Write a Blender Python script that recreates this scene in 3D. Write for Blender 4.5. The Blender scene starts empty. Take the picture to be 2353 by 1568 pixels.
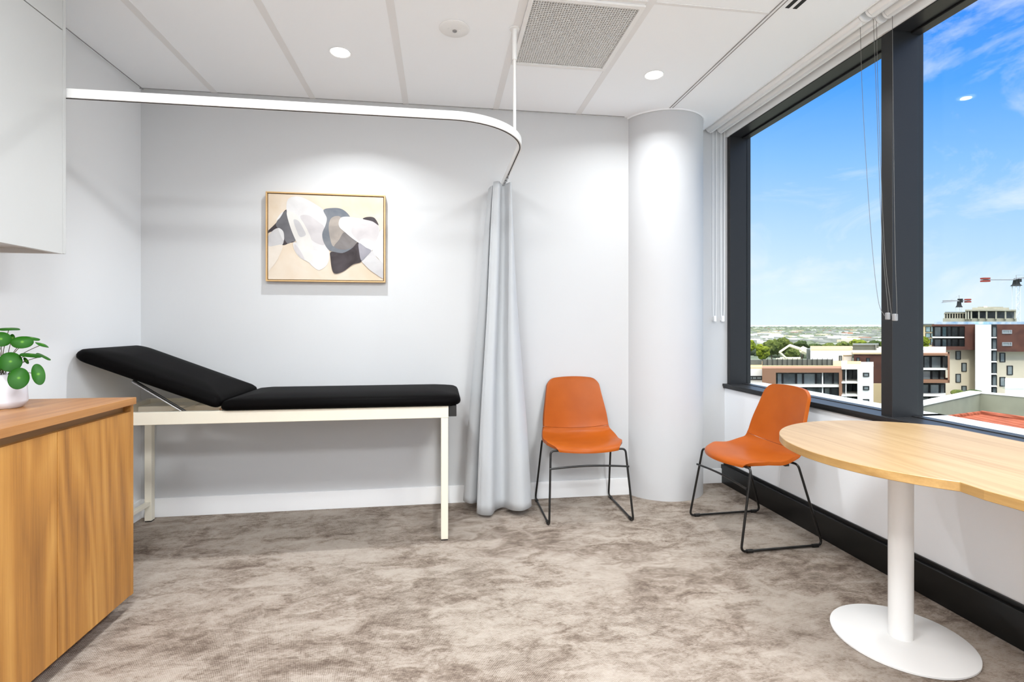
import bpy, bmesh, math, random
from mathutils import Vector, Matrix, noise
random.seed(7)
PI = math.pi
R = math.radians
C = bpy.context.scene.collection
scene = bpy.context.scene

# ------------------------------------------------------------------ helpers
def lin(c):
    def f(v):
        v = v/255.0
        return v/12.92 if v <= 0.04045 else ((v+0.055)/1.055)**2.4
    return (f(c[0]), f(c[1]), f(c[2]), 1.0)

def mat(name, col, rough=0.6, metal=0.0, spec=0.5, coat=0.0, sheen=0.0):
    m = bpy.data.materials.new(name); m.use_nodes = True
    b = m.node_tree.nodes['Principled BSDF']
    b.inputs['Base Color'].default_value = lin(col)
    b.inputs['Roughness'].default_value = rough
    b.inputs['Metallic'].default_value = metal
    b.inputs['Specular IOR Level'].default_value = spec
    b.inputs['Coat Weight'].default_value = coat
    b.inputs['Sheen Weight'].default_value = sheen
    return m

class N:
    """small node-building helper"""
    def __init__(s, m):
        s.t = m.node_tree; s.b = s.t.nodes.get('Principled BSDF')
    def n(s, typ, **kw):
        x = s.t.nodes.new(typ)
        for k, v in kw.items():
            if k.startswith('i_'):
                x.inputs[k[2:].replace('_', ' ')].default_value = v
            else:
                setattr(x, k, v)
        return x
    def l(s, a, b): s.t.links.new(a, b)
    def coord(s, scale=(1, 1, 1), rot=(0, 0, 0), kind='Object', loc=(0, 0, 0)):
        c = s.n('ShaderNodeTexCoord'); m = s.n('ShaderNodeMapping')
        m.inputs['Scale'].default_value = scale; m.inputs['Rotation'].default_value = rot
        m.inputs['Location'].default_value = loc
        s.l(c.outputs[kind], m.inputs['Vector']); return m.outputs['Vector']
    def noise(s, vec, scale, detail=4, rough=0.5, dist=0.0):
        x = s.n('ShaderNodeTexNoise'); s.l(vec, x.inputs['Vector'])
        x.inputs['Scale'].default_value = scale; x.inputs['Detail'].default_value = detail
        x.inputs['Roughness'].default_value = rough; x.inputs['Distortion'].default_value = dist
        return x.outputs['Fac']
    def ramp(s, fac, stops):
        r = s.n('ShaderNodeValToRGB'); s.l(fac, r.inputs['Fac'])
        e = r.color_ramp.elements
        while len(e) < len(stops): e.new(0.5)
        for el, (p, c) in zip(e, stops):
            el.position = p; el.color = c if len(c) == 4 else lin(c)
        return r.outputs['Color']
    def math(s, op, a, b=None):
        x = s.n('ShaderNodeMath', operation=op)
        for i, v in enumerate((a, b)):
            if v is None: continue
            if isinstance(v, (int, float)): x.inputs[i].default_value = v
            else: s.l(v, x.inputs[i])
        return x.outputs[0]
    def mix(s, fac, a, b, mode='MIX'):
        x = s.n('ShaderNodeMix', data_type='RGBA', blend_type=mode)
        if isinstance(fac, (int, float)): x.inputs[0].default_value = fac
        else: s.l(fac, x.inputs[0])
        for i, v in ((6, a), (7, b)):
            if isinstance(v, tuple): x.inputs[i].default_value = v if len(v) == 4 else lin(v)
            else: s.l(v, x.inputs[i])
        return x.outputs[2]
    def bump(s, h, strength=0.2, dist=0.01):
        x = s.n('ShaderNodeBump'); s.l(h, x.inputs['Height'])
        x.inputs['Strength'].default_value = strength; x.inputs['Distance'].default_value = dist
        s.l(x.outputs['Normal'], s.b.inputs['Normal'])

def wood(name, light, mid, dark, axis='Z', fine=1.0, rough=0.42, dfac=0.5):
    m = mat(name, mid, rough); k = N(m)
    def sc(lo, hi): return {'X': (lo, hi, hi), 'Y': (hi, lo, hi), 'Z': (hi, hi, lo)}[axis]
    broad = k.noise(k.coord(sc(.45, 7*fine)), 1.0, 3, 0.6, 0.9)
    strk = k.noise(k.coord(sc(.6, 28*fine), loc=(4, 2, 1)), 1.0, 4, 0.65, 0.4)
    fineg = k.noise(k.coord(sc(5, 170*fine)), 1.0, 4, 0.6, 0.2)
    # cathedral figure: contour lines of a smooth stretched field
    fld = k.noise(k.coord(sc(.4, 3.4*fine), loc=(1.3, .4, .2)), 1.0, 1, 0.4, 0.5)
    cat = k.math('PINGPONG', k.math('MULTIPLY', fld, 11.0), 0.5)
    s = k.math('ADD', k.math('MULTIPLY', broad, 0.38), k.math('MULTIPLY', strk, 0.30))
    s = k.math('ADD', s, k.math('MULTIPLY', fineg, 0.17))
    s = k.math('ADD', s, k.math('MULTIPLY', cat, 0.24))
    col = k.ramp(s, [(0.34, light), (0.49, mid), (0.66, dark)])
    k.l(col, k.b.inputs['Base Color'])
    k.bump(fineg, 0.05, 0.002)
    return m

class MB:
    def __init__(s): s.bm = bmesh.new()
    def box(s, x0, x1, y0, y1, z0, z1, m=None, mi=0):
        vs = [s.bm.verts.new(p) for p in ((x0,y0,z0),(x1,y0,z0),(x1,y1,z0),(x0,y1,z0),(x0,y0,z1),(x1,y0,z1),(x1,y1,z1),(x0,y1,z1))]
        if m is not None:
            for v in vs: v.co = m @ v.co
        for f in ((0,3,2,1),(4,5,6,7),(0,1,5,4),(1,2,6,5),(2,3,7,6),(3,0,4,7)):
            fc = s.bm.faces.new([vs[i] for i in f]); fc.material_index = mi
        return s
    def prism(s, pts, z0, z1, m=None, mi=0):
        lo = [s.bm.verts.new((p[0], p[1], z0)) for p in pts]; hi = [s.bm.verts.new((p[0], p[1], z1)) for p in pts]
        if m is not None:
            for v in lo+hi: v.co = m @ v.co
        n = len(pts)
        for i in range(n):
            s.bm.faces.new((lo[i], lo[(i+1) % n], hi[(i+1) % n], hi[i])).material_index = mi
        s.bm.faces.new(lo[::-1]).material_index = mi; s.bm.faces.new(hi).material_index = mi
        return s
    def loft(s, rings, cap=True, closed=True, mi=0):
        rs = [[s.bm.verts.new(p) for p in r] for r in rings]
        n = len(rs[0])
        for a, b in zip(rs, rs[1:]):
            for i in range(n if closed else n-1):
                s.bm.faces.new((a[i], a[(i+1) % n], b[(i+1) % n], b[i])).material_index = mi
        if cap and closed:
            s.bm.faces.new(rs[0][::-1]).material_index = mi; s.bm.faces.new(rs[-1]).material_index = mi
        return s
    def tube(s, pts, r, seg=10, mi=0, ends=True):
        pts = [Vector(p) for p in pts]
        up = None; rings = []
        for i, p in enumerate(pts):
            if i == 0: d = pts[1]-p
            elif i == len(pts)-1: d = p-pts[i-1]
            else: d = (pts[i+1]-p).normalized()+(p-pts[i-1]).normalized()
            d.normalize()
            if up is None:
                up = Vector((0, 0, 1)) if abs(d.z) < 0.9 else Vector((1, 0, 0))
            u = (up - d*up.dot(d)).normalized(); w = d.cross(u); up = u
            rr = r[i] if isinstance(r, (list, tuple)) else r
            rings.append([p+(u*math.cos(2*PI*k/seg)+w*math.sin(2*PI*k/seg))*rr for k in range(seg)])
        return s.loft(rings, ends, True, mi)
    def lathe(s, prof, seg=48, c=(0, 0), mi=0):
        rings = [[(c[0]+r*math.cos(2*PI*k/seg), c[1]+r*math.sin(2*PI*k/seg), z) for k in range(seg)] for r, z in prof]
        return s.loft(rings, True, True, mi)
    def build(s, name, mats, parent=None, org=(0, 0, 0), smooth=False, bevel=0, bseg=2, loc=None):
        bm = s.bm
        bmesh.ops.recalc_face_normals(bm, faces=bm.faces)
        o3 = Vector(org)
        for v in bm.verts: v.co = v.co - o3
        me = bpy.data.meshes.new(name); bm.to_mesh(me); bm.free()
        for mm in (mats if isinstance(mats, (list, tuple)) else [mats]): me.materials.append(mm)
        if smooth:
            for p in me.polygons: p.use_smooth = True
        o = bpy.data.objects.new(name, me); C.objects.link(o)
        if parent is not None:
            o.parent = parent
        else:
            o.location = o3
        if smooth:
            e = o.modifiers.new('split', 'EDGE_SPLIT'); e.split_angle = R(42); e.use_edge_sharp = False
        if bevel:
            b = o.modifiers.new('bevel', 'BEVEL'); b.width = bevel; b.segments = bseg; b.limit_method = 'ANGLE'; b.angle_limit = R(35)
            for p in me.polygons: p.use_smooth = True
            if not smooth:
                w = o.modifiers.new('wn', 'WEIGHTED_NORMAL'); w.keep_sharp = True
        return o

def tag(o, label=None, cat=None, group=None, kind=None):
    if label: o['label'] = label
    if cat: o['category'] = cat
    if group: o['group'] = group
    if kind: o['kind'] = kind
    return o
def empty(name, loc, label=None, cat=None, group=None, kind=None):
    o = bpy.data.objects.new(name, None); C.objects.link(o); o.location = loc
    o.empty_display_size = 0.1
    return tag(o, label, cat, group, kind)
def copy_tree(o, parent=None):
    c = o.copy(); C.objects.link(c); c.parent = parent
    for ch in list(o.children): copy_tree(ch, c)
    return c
def fillet(pts, rad, seg=6):
    """round the inner corners of a polyline"""
    pts = [Vector(p) for p in pts]; out = [pts[0]]
    for a, b, c in zip(pts, pts[1:], pts[2:]):
        u = (a-b).normalized(); w = (c-b).normalized()
        ang = u.angle(w); t = min(rad/math.tan(ang/2), (a-b).length*0.49, (c-b).length*0.49)
        p0 = b+u*t; p1 = b+w*t
        for i in range(seg+1):
            k = i/seg
            out.append((p0*(1-k)**2)+(b*2*k*(1-k))+(p1*k**2))
    out.append(pts[-1]); return out
def spline(pts, n=8, closed=True):
    """Catmull-Rom through the points"""
    pts = [Vector(p) for p in pts]; out = []; m = len(pts)
    rng = range(m) if closed else range(m-1)
    for i in rng:
        g = (lambda j: pts[j % m]) if closed else (lambda j: pts[max(0, min(m-1, j))])
        p0, p1, p2, p3 = g(i-1), g(i), g(i+1), g(i+2)
        for k in range(n):
            t = k/n
            out.append(0.5*((2*p1)+(p2-p0)*t+(2*p0-5*p1+4*p2-p3)*t*t+(3*p1-p0-3*p2+p3)*t**3))
    if not closed: out.append(pts[-1])
    return out

# ------------------------------------------------------------------ materials
M = {}
def wallmat(name, col, rough=0.75, b=0.03):
    m = mat(name, col, rough, spec=0.3); k = N(m)
    v = k.coord(); nz = k.noise(v, 160, 3); k.bump(nz, b, 0.002); return m
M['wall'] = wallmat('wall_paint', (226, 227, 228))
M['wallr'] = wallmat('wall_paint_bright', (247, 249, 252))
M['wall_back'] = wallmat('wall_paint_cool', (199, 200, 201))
M['ceil'] = wallmat('ceiling_tile', (247, 250, 253), 0.85)
M['bar'] = mat('ceiling_bar', (232, 232, 232), 0.6)
M['trim'] = mat('white_trim', (238, 239, 240), 0.35)
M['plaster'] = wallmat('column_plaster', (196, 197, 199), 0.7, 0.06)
M['white'] = mat('white_powdercoat', (236, 236, 235), 0.35)
M['lam'] = mat('white_laminate', (188, 189, 188), 0.4)
M['gap'] = mat('shadow_gap', (150, 150, 150), 0.8)
M['black'] = mat('black_aluminium', (34, 34, 35), 0.40, spec=0.35)
M['blackbb'] = mat('black_skirting', (16, 16, 16), 0.3, spec=0.4)
M['blackm'] = mat('black_metal', (14, 13, 12), 0.35, spec=0.5)
M['alu'] = mat('pale_aluminium', (205, 208, 210), 0.5)
M['cream'] = mat('cream_powdercoat', (226, 220, 203), 0.4)
M['vinyl'] = mat('black_vinyl', (9, 8, 8), 0.5, spec=0.08)
M['leather'] = mat('tan_leather', (176, 90, 24), 0.36, spec=0.18)
k = N(M['leather']); v = k.coord(); nz = k.noise(v, 6, 3)
k.l(k.ramp(nz, [(0.3, (158, 76, 18)), (0.7, (168, 84, 24))]), k.b.inputs['Base Color'])
k.bump(k.noise(v, 420, 2), 0.06, 0.001)
M['vinyl'].node_tree.nodes['Principled BSDF'].inputs['IOR'].default_value = 1.22
k = N(M['vinyl']); k.bump(k.noise(k.coord(), 500, 2), 0.05, 0.001)
M['shell'] = mat('black_plastic', (18, 17, 16), 0.5)
M['wood'] = wood('honey_timber', (198, 146, 76), (174, 120, 56), (128, 84, 42), 'Z')
M['woody'] = wood('honey_timber_long', (178, 128, 76), (158, 107, 60), (124, 80, 42), 'Y')
M['kick'] = wood('timber_plinth', (186, 144, 94), (166, 124, 76), (130, 94, 56), 'Y')
M['oak'] = wood('pale_oak', (178, 150, 110), (168, 138, 96), (150, 118, 76), 'Y', 1.3, 0.4)
M['oakedge'] = wood('oak_edge', (190, 154, 100), (172, 135, 82), (146, 110, 62), 'Y', 1.0, 0.4)
M['chrome'] = mat('chrome', (190, 190, 192), 0.25, metal=1.0)
M['plastic'] = mat('clear_plastic', (140, 141, 143), 0.25)
M['pot'] = mat('white_ceramic', (226, 228, 236), 0.35)
M['soil'] = mat('dark_soil', (50, 40, 34), 0.95)
M['stem'] = mat('plant_stem', (88, 78, 52), 0.5)
# curtain cloth
M['cloth'] = mat('grey_curtain_cloth', (180, 183, 186), 0.85, sheen=0.2)
k = N(M['cloth']); k.bump(k.noise(k.coord((1, 1, 0.4)), 60, 3), 0.12, 0.004)
# leaves
M['leaf'] = mat('plant_leaf', (28, 84, 8), 0.42, spec=0.15)
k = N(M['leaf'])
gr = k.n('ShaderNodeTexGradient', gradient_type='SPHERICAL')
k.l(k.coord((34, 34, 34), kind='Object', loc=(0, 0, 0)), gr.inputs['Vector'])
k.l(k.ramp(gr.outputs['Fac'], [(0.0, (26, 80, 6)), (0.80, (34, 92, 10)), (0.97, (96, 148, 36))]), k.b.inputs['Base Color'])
# carpet
M['carpet'] = mat('woven_carpet', (178, 164, 150), 0.95, spec=0.1)
k = N(M['carpet'])
v0 = k.coord()
big = k.noise(k.coord((1.0, 1.5, 1.0), (0, 0, 0.25)), 2.3, 5, 0.60, 0.7)
med = k.noise(k.coord((1.2, 2.2, 1.0), (0, 0, -0.15), loc=(3, 1, 0)), 6.5, 5, 0.62, 0.9)
fine = k.noise(k.coord((1.0, 1.9, 1)), 44, 5, 0.72, 1.2)
# one tone offset per half-metre carpet tile
sn = k.n('ShaderNodeVectorMath', operation='SNAP'); k.l(v0, sn.inputs[0]); sn.inputs[1].default_value = (0.5, 0.5, 1000)
wn = k.n('ShaderNodeTexWhiteNoise', noise_dimensions='2D'); k.l(sn.outputs[0], wn.inputs['Vector'])
s = k.math('ADD', k.math('MULTIPLY', big, 0.40), k.math('MULTIPLY', med, 0.38))
s = k.math('ADD', s, k.math('MULTIPLY', fine, 0.31))
s = k.math('ADD', s, k.math('MULTIPLY', wn.outputs['Value'], 0.045))
# woven loops
wv = k.coord((1, 1, 1), (0, 0, 0.62))
dis = k.n('ShaderNodeVectorMath', operation='SCALE'); nn = k.n('ShaderNodeTexNoise'); nn.inputs['Scale'].default_value = 26
k.l(v0, nn.inputs['Vector']); k.l(nn.outputs['Color'], dis.inputs[0]); dis.inputs['Scale'].default_value = 0.006
ad = k.n('ShaderNodeVectorMath', operation='ADD'); k.l(wv, ad.inputs[0]); k.l(dis.outputs[0], ad.inputs[1])
sx = k.n('ShaderNodeSeparateXYZ'); k.l(ad.outputs[0], sx.inputs[0])
wa = k.math('SINE', k.math('MULTIPLY', sx.outputs['X'], 2*PI/0.0092)); wb = k.math('SINE', k.math('MULTIPLY', sx.outputs['Y'], 2*PI/0.0074))
weave = k.math('MULTIPLY', wa, wb)                       # -1..1
amp = k.math('MULTIPLY', k.math('SUBTRACT', k.noise(v0, 3.1, 3), 0.32), 0.34)
amp = k.math('MAXIMUM', amp, 0.018)
s = k.math('ADD', s, k.math('MULTIPLY', weave, amp))
col = k.ramp(s, [(0.40, (174, 164, 154)), (0.535, (160, 149, 138)), (0.60, (134, 121, 110)), (0.67, (102, 89, 79)), (0.78, (78, 67, 58))])
k.l(col, k.b.inputs['Base Color'])
k.bump(k.math('ADD', weave, fine), 0.35, 0.003)
# glass
def glass(name, tint=(1, 1, 1, 1), g=0.06):
    m = bpy.data.materials.new(name); m.use_nodes = True; t = m.node_tree; t.nodes.clear()
    o = t.nodes.new('ShaderNodeOutputMaterial'); a = t.nodes.new('ShaderNodeBsdfTransparent'); a.inputs[0].default_value = tint
    b = t.nodes.new('ShaderNodeBsdfGlossy'); b.inputs['Roughness'].default_value = 0.02
    x = t.nodes.new('ShaderNodeMixShader'); x.inputs[0].default_value = g
    t.links.new(a.outputs[0], x.inputs[1]); t.links.new(b.outputs[0], x.inputs[2]); t.links.new(x.outputs[0], o.inputs[0])
    return m
M['glass'] = glass('window_glass', (0.97, 0.99, 0.98, 1), 0.012)
def emis(name, col, st):
    m = mat(name, col, 0.5); b = m.node_tree.nodes['Principled BSDF']
    b.inputs['Emission Color'].default_value = lin(col); b.inputs['Emission Strength'].default_value = st; return m
M['lamp'] = emis('lit_diffuser', (255, 255, 252), 6.0)

# ------------------------------------------------------------------ room shell
XL, XR, YB, YF, ZC = -1.868, 2.17, 3.50, -2.2, 2.70
YR = 3.66           # recessed back wall next to the window
def st(o): o['kind'] = 'structure'; return o
st(MB().box(XL-.15, 2.36, YF-.1, 3.85, -.12, 0).build('floor', M['carpet']))
# ceiling: tiles, perimeter plasterboard, recessed blind pocket
c = MB()
c.box(XL-.15, 1.985, YF-.1, 3.85, ZC, ZC+.12); c.box(1.985, 2.36, YF-.1, 3.85, 2.83, 2.88)
ceil = st(c.build('ceiling', M['ceil']))
g = MB()
for x in (-1.43, -.83, -.23, .378, .962):
    g.box(x-.019, x+.019, YF, YB, ZC-.0025, ZC+.002)
for y, a, b in ((2.872, .397, .943), (2.238, .397, .943), (2.236, .981, 1.555), (.99, -1.86, 1.555), (1.62, .397, 1.555), (-.21, -1.86, 1.555)):
    g.box(a, b, y-.008, y+.008, ZC-.002, ZC+.002)
g.build('ceiling_grid', M['bar'], ceil)
g = MB()
g.box(1.552, 1.556, YF, YB, ZC-.004, ZC+.001); g.box(1.572, 1.575, YF, YB, ZC-.003, ZC+.001)
g.box(XL, 1.30, YB-.016, YB-.013, ZC-.004, ZC); g.box(XL+.012, XL+.015, YF, YB, ZC-.004, ZC)
g.build('ceiling_shadow_line', M['gap'], ceil)['label'] = 'thin dark shadow lines of the ceiling edge'
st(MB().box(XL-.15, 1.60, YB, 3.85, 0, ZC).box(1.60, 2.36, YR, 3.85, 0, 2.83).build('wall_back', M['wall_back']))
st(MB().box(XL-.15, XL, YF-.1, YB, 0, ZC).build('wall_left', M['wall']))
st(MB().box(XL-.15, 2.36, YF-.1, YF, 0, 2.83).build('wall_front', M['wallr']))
wr = MB()
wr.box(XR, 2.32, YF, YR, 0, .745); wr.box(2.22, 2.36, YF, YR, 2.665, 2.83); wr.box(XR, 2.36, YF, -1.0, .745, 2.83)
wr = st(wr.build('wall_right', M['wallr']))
j = MB()
for y in (3.02, 2.1, 1.18): j.box(XR-.0008, XR+.001, y-.0015, y+.0015, .16, .745)
j.build('panel_joint', M['bar'], wr)
# round column standing half inside the back wall
COLX, COLY, COLR = 1.619, 3.603, .302
cp = MB().lathe([(COLR, 0), (COLR, .5), (COLR, ZC)], 96, (COLX, COLY)).build('wall_column', M['plaster'], smooth=True)
tag(cp, 'white round plastered column rising from carpet to ceiling in the corner', 'column', kind='structure')
cs = MB()
cs.loft([[(COLX+r*math.cos(a), COLY+r*math.sin(a), z) for a in [2*PI*i/96 for i in range(96)]] for r, z in ((COLR+.001, ZC-.012), (COLR+.008, ZC-.012), (COLR+.008, ZC-.001), (COLR+.001, ZC-.001))], cap=False)
cs.build('ceiling_collar', M['trim'], cp, smooth=True)
st(MB().box(XL, 1.335, YB-.014, YB, 0, .118).box(1.86, XR-.03, YR-.014, YR, 0, .11).build('baseboard_back', M['trim'], bevel=.002))
st(MB().box(XL, XL+.014, 2.40, YB-.014, 0, .118).build('baseboard_left', M['trim'], bevel=.002))
bb = st(MB().box(2.138, XR, YF, YR-.001, 0, .142).build('baseboard_right', M['blackbb'], bevel=.004))
MB().box(2.160, XR+.0005, YF, YR-.002, .142, .160).build('top_rebate', M['blackm'], bb)
# door in the wall behind the camera
d = empty('door_1', (-.4, YF, 0), kind='structure')
MB().box(-.86, .06, YF+.001, YF+.04, 0, 2.08).build('door_leaf', M['lam'], d, (-.4, YF, 0), bevel=.003)
MB().tube([(-.78, YF+.04, 1.0), (-.78, YF+.09, 1.0), (-.66, YF+.09, 1.0)], .009).build('door_handle', M['chrome'], d, (-.4, YF, 0), smooth=True)

# windows: deep black frames in front of the glass
ZS, ZH = .767, 2.648
def window(i, y0, y1, near_mullion, far_jamb):
    org = (2.2, (y0+y1)/2, ZS)
    w = empty('window_%d' % i, org, kind='structure')
    f = MB()
    f.box(2.185, 2.345, y0, y1, 2.652, 2.70)          # head
    f.box(2.19, 2.345, y0, y1, .735, ZS-.006)         # bottom ledge
    f.box(2.29, 2.345, y0, y1, ZS-.006, ZS-.002); f.box(2.29, 2.345, y0, y1, ZH-.006, 2.652)
    if far_jamb: f.box(2.19, 2.36, y1, y1+.04, .735, 2.70)
    f.build('window_frame', M['black'], w, org, bevel=.003)
    m = MB()
    m.box(2.185, 2.36, y0-.066, y0-.002, .735, 2.70)
    m.box(2.27, 2.345, y0-.002, y0+.02, .75, 2.69)
    m.build('mullion', M['black'], w, org, bevel=.003)
    MB().box(2.325, 2.331, y0, y1, ZS-.004, ZH+.004).build('glass_pane', M['glass'], w, org)
    MB().box(2.346, 2.49, y0-.07, y1+.04, .705, .764).build('outer_ledge', M['alu'], w, org)
    MB().box(2.155, 2.30, y0-.068, y1+(.04 if far_jamb else 0), .728, .745).box(2.150, 2.19, y0-.068, y1+(.04 if far_jamb else 0), .742, .762).build('sill_board', M['black'], w, org, bevel=.0025)
    return w
window(1, 2.27, 3.618, True, True)
window(2, .80, 2.2035, True, False)
window(3, -1.0+.07, .7335, True, False)

# ------------------------------------------------------------------ lights in the ceiling
LY = 2.88
def downlight(x, y, label, lit=1.0, spread=150):
    r = empty('downlight', (x, y, ZC), label, 'ceiling light', 'round recessed downlights in the ceiling')
    MB().lathe([(.048, ZC-.0005), (.056, ZC-.001), (.056, ZC-.004), (.048, ZC-.0008)], 40, (x, y)).build('rim', M['white'], r, (x, y, ZC), smooth=True)
    MB().lathe([(.0475, ZC-.001), (.0475, ZC-.0035), (.030, ZC-.0045)], 40, (x, y)).build('diffuser', M['lamp'], r, (x, y, ZC))
    L = bpy.data.lights.new('downlight_lamp', 'AREA'); L.shape = 'DISK'; L.size = .05
    L.energy = LAMP*lit; L.spread = R(spread); L.color = (.94, .975, 1.0)
    lo = bpy.data.objects.new('downlight_lamp', L); C.objects.link(lo); lo.parent = r; lo.location = (0, 0, -.0062)
    return r
LAMP = 39.0
downlight(-.541, LY, 'small lit round downlight in the ceiling over the examination couch', .33, 125)
downlight(1.257, LY, 'small lit round downlight in the ceiling in front of the column', .23, 150)
def panel(x, y, label, watts):  # out-of-view panel added to fill the room with soft light
    r = empty('added_fill_panel', (x, y, ZC), label, 'ceiling light', 'unseen square panel lights added for soft fill')
    o = (x, y, ZC); h = .285
    f = MB()
    f.box(x-h, x+h, y-h, y-h+.018, ZC-.008, ZC-.001).box(x-h, x+h, y+h-.018, y+h, ZC-.008, ZC-.001).box(x-h, x-h+.018, y-h+.018, y+h-.018, ZC-.008, ZC-.001).box(x+h-.018, x+h, y-h+.018, y+h-.018, ZC-.008, ZC-.001)
    f.build('frame', M['white'], r, o, bevel=.001)
    MB().box(x-h+.018, x+h-.018, y-h+.018, y+h-.018, ZC-.004, ZC-.001).build('diffuser', M['lamp'], r, o)
    L = bpy.data.lights.new('added_fill_lamp', 'AREA'); L.shape = 'SQUARE'; L.size = .53; L.energy = watts; L.color = (.94, .975, 1.0)
    lo = bpy.data.objects.new('added_fill_lamp', L); C.objects.link(lo); lo.parent = r; lo.location = (0, 0, -.0062)
for y, f in ((.70, 44.0), (-1.1, 51.0)):
    for x in (-.53, 1.26):
        panel(x, y, 'added square fill light %s over the %s side of the room' % ('behind the camera' if y < 0 else 'above the camera', 'cabinet' if x < 0 else 'desk'), f)

# ceiling fittings
det = empty('emergency_light', (.069, 2.568, ZC), 'flat round white emergency light on the ceiling tile beside the return air grille', 'emergency light')
MB().lathe([(.076, ZC-.001), (.076, ZC-.004), (.068, ZC-.009), (.03, ZC-.010)], 48, (.069, 2.568)).build('face_plate', M['white'], det, (.069, 2.568, ZC), smooth=True)
MB().lathe([(.011, ZC-.009), (.011, ZC-.014), (.005, ZC-.017)], 20, (.071, 2.572)).build('lens', M['plastic'], det, (.069, 2.568, ZC), smooth=True)
MB().lathe([(.0045, ZC-.0085), (.0045, ZC-.0115)], 12, (.040, 2.556)).build('indicator', M['bar'], det, (.069, 2.568, ZC))
MB().lathe([(.0045, ZC-.0085), (.0045, ZC-.0115)], 12, (.094, 2.566)).build('test_button', M['white'], det, (.069, 2.568, ZC))

org = (.67, 2.555, ZC)
vt = empty('return_air_grille', org, 'square egg-crate return air grille set in the ceiling', 'air vent')
x0, x1, y0, y1 = .398, .945, 2.255, 2.858
f = MB()
w = .022
f.box(x0, x1, y0, y0+w, ZC-.012, ZC-.001).box(x0, x1, y1-w, y1, ZC-.012, ZC-.001).box(x0, x0+w, y0+w, y1-w, ZC-.012, ZC-.001).box(x1-w, x1, y0+w, y1-w, ZC-.012, ZC-.001)
f.build('frame', M['white'], vt, org, bevel=.001)
s = MB(); n = 40
gx0, gx1, gy0, gy1 = x0+w, x1-w, y0+w, y1-w
for i in range(1, n):
    t = i/n; xx = gx0+(gx1-gx0)*t; yy = gy0+(gy1-gy0)*t
    s.box(xx-.0013, xx+.0013, gy0, gy1, ZC-.0068, ZC-.0005); s.box(gx0, gx1, yy-.0013, yy+.0013, ZC-.0065, ZC-.0008)
s.build('egg_crate', M['white'], vt, org)
M['duct'] = mat('dark_duct', (34, 35, 36), 0.8)
MB().box(gx0, gx1, gy0, gy1, ZC-.0006, ZC-.0002).build('duct_backing', M['duct'], vt, org)
org = (1.63, 1.6, ZC)
sd = empty('slot_diffuser', org, 'long slot air diffuser in the plasterboard ceiling strip near the window', 'air vent')
MB().box(1.588, 1.672, 1.0, 2.19, ZC-.002, ZC-.0002).build('flange', M['ceil'], sd, org)
MB().box(1.598, 1.618, 1.0, 2.183, ZC-.0035, ZC-.0018).build('slot', M['duct'], sd, org)
MB().box(1.637, 1.657, 1.0, 2.183, ZC-.0035, ZC-.0018).build('slot', M['duct'], sd, org)

# ------------------------------------------------------------------ curtain rail
ZR = 2.17
org = (-1.0, 2.345, ZR)
rr = empty('curtain_rail', org, 'white bent privacy curtain rail running from the cupboard round to the back wall', 'curtain rail')
path = [(XL+.001, 2.345, ZR), (.05, 2.345, ZR)]
cx_, cy_, cr = .05, 2.715, .37
for i in range(1, 25):
    a = -PI/2+(PI/2)*i/24
    path.append((cx_+cr*math.cos(a), cy_+cr*math.sin(a), ZR))
path.append((.42, YB-.001, ZR))
def rail_profile(path, wdt, z0, z1):
    rings = []
    P = [Vector(p) for p in path]
    for i, p in enumerate(P):
        dd = (P[min(i+1, len(P)-1)]-P[max(i-1, 0)]).normalized(); nrm = Vector((dd.y, -dd.x, 0))
        rings.append([p+nrm*wdt+Vector((0, 0, z0)), p-nrm*wdt+Vector((0, 0, z0)), p-nrm*wdt+Vector((0, 0, z1)), p+nrm*wdt+Vector((0, 0, z1))])
    return rings
MB().loft(rail_profile(path, .009, -.019, .019)).build('track', M['white'], rr, org, smooth=True)
MB().loft(rail_profile(path, .0025, -.0205, -.0185)).build('runner_slot', M['duct'], rr, org)
hx, hy = .368, 2.525
rod = MB(); rod.tube([(hx, hy, ZR+.018), (hx, hy, 2.56)], .0075, 14)
rod.build('drop_rod', M['white'], rr, org, smooth=True)
MB().tube([(hx, hy, 2.54), (hx, hy, ZC-.001)], .0115, 14).tube([(hx, hy, ZC-.007), (hx, hy, ZC-.0015)], .026, 24).build('ceiling_mount', M['white'], rr, org, smooth=True)
MB().box(.395, .445, YB-.012, YB-.001, ZR-.03, ZR+.03).build('wall_bracket', M['white'], rr, org, bevel=.002)

# ------------------------------------------------------------------ curtain
top = [(.338, 3.245), (.352, 3.226), (.372, 3.224), (.388, 3.275), (.412, 3.285), (.444, 3.232), (.452, 3.275), (.440, 3.32), (.415, 3.335), (.395, 3.31), (.375, 3.29), (.358, 3.33), (.352, 3.40), (.340, 3.33), (.328, 3.36), (.322, 3.43), (.345, 3.462)]
bot = [(.228, 3.205), (.258, 3.180), (.315, 3.176), (.350, 3.250), (.405, 3.275), (.455, 3.190), (.520, 3.165), (.582, 3.235), (.545, 3.33), (.45, 3.37), (.36, 3.33), (.30, 3.385), (.262, 3.43), (.235, 3.33), (.185, 3.315), (.150, 3.375), (.215, 3.455)]
nt = 9
T2 = spline([(a, b, 0) for a, b in top], nt, False); B2 = spline([(a, b, 0) for a, b in bot], nt, False)
rings = []; rows = 40
for i in range(rows+1):
    t = i/rows; z = 2.128-(2.128-.035)*t
    e = t**0.85; ring = []
    for j, (a, b) in enumerate(zip(T2, B2)):
        q = a.lerp(b, e); u = j/len(T2)
        wob = .006*math.sin(7*u+5*t)*math.sin(PI*t)*1.2
        y = min(q.y, 3.478)
        zz = z
        if i == rows: zz = z - .014*math.sin(9*u+.5) + (.03 if u > .62 else 0)
        ring.append((q.x+wob, y, zz))
    rings.append(ring)
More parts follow.
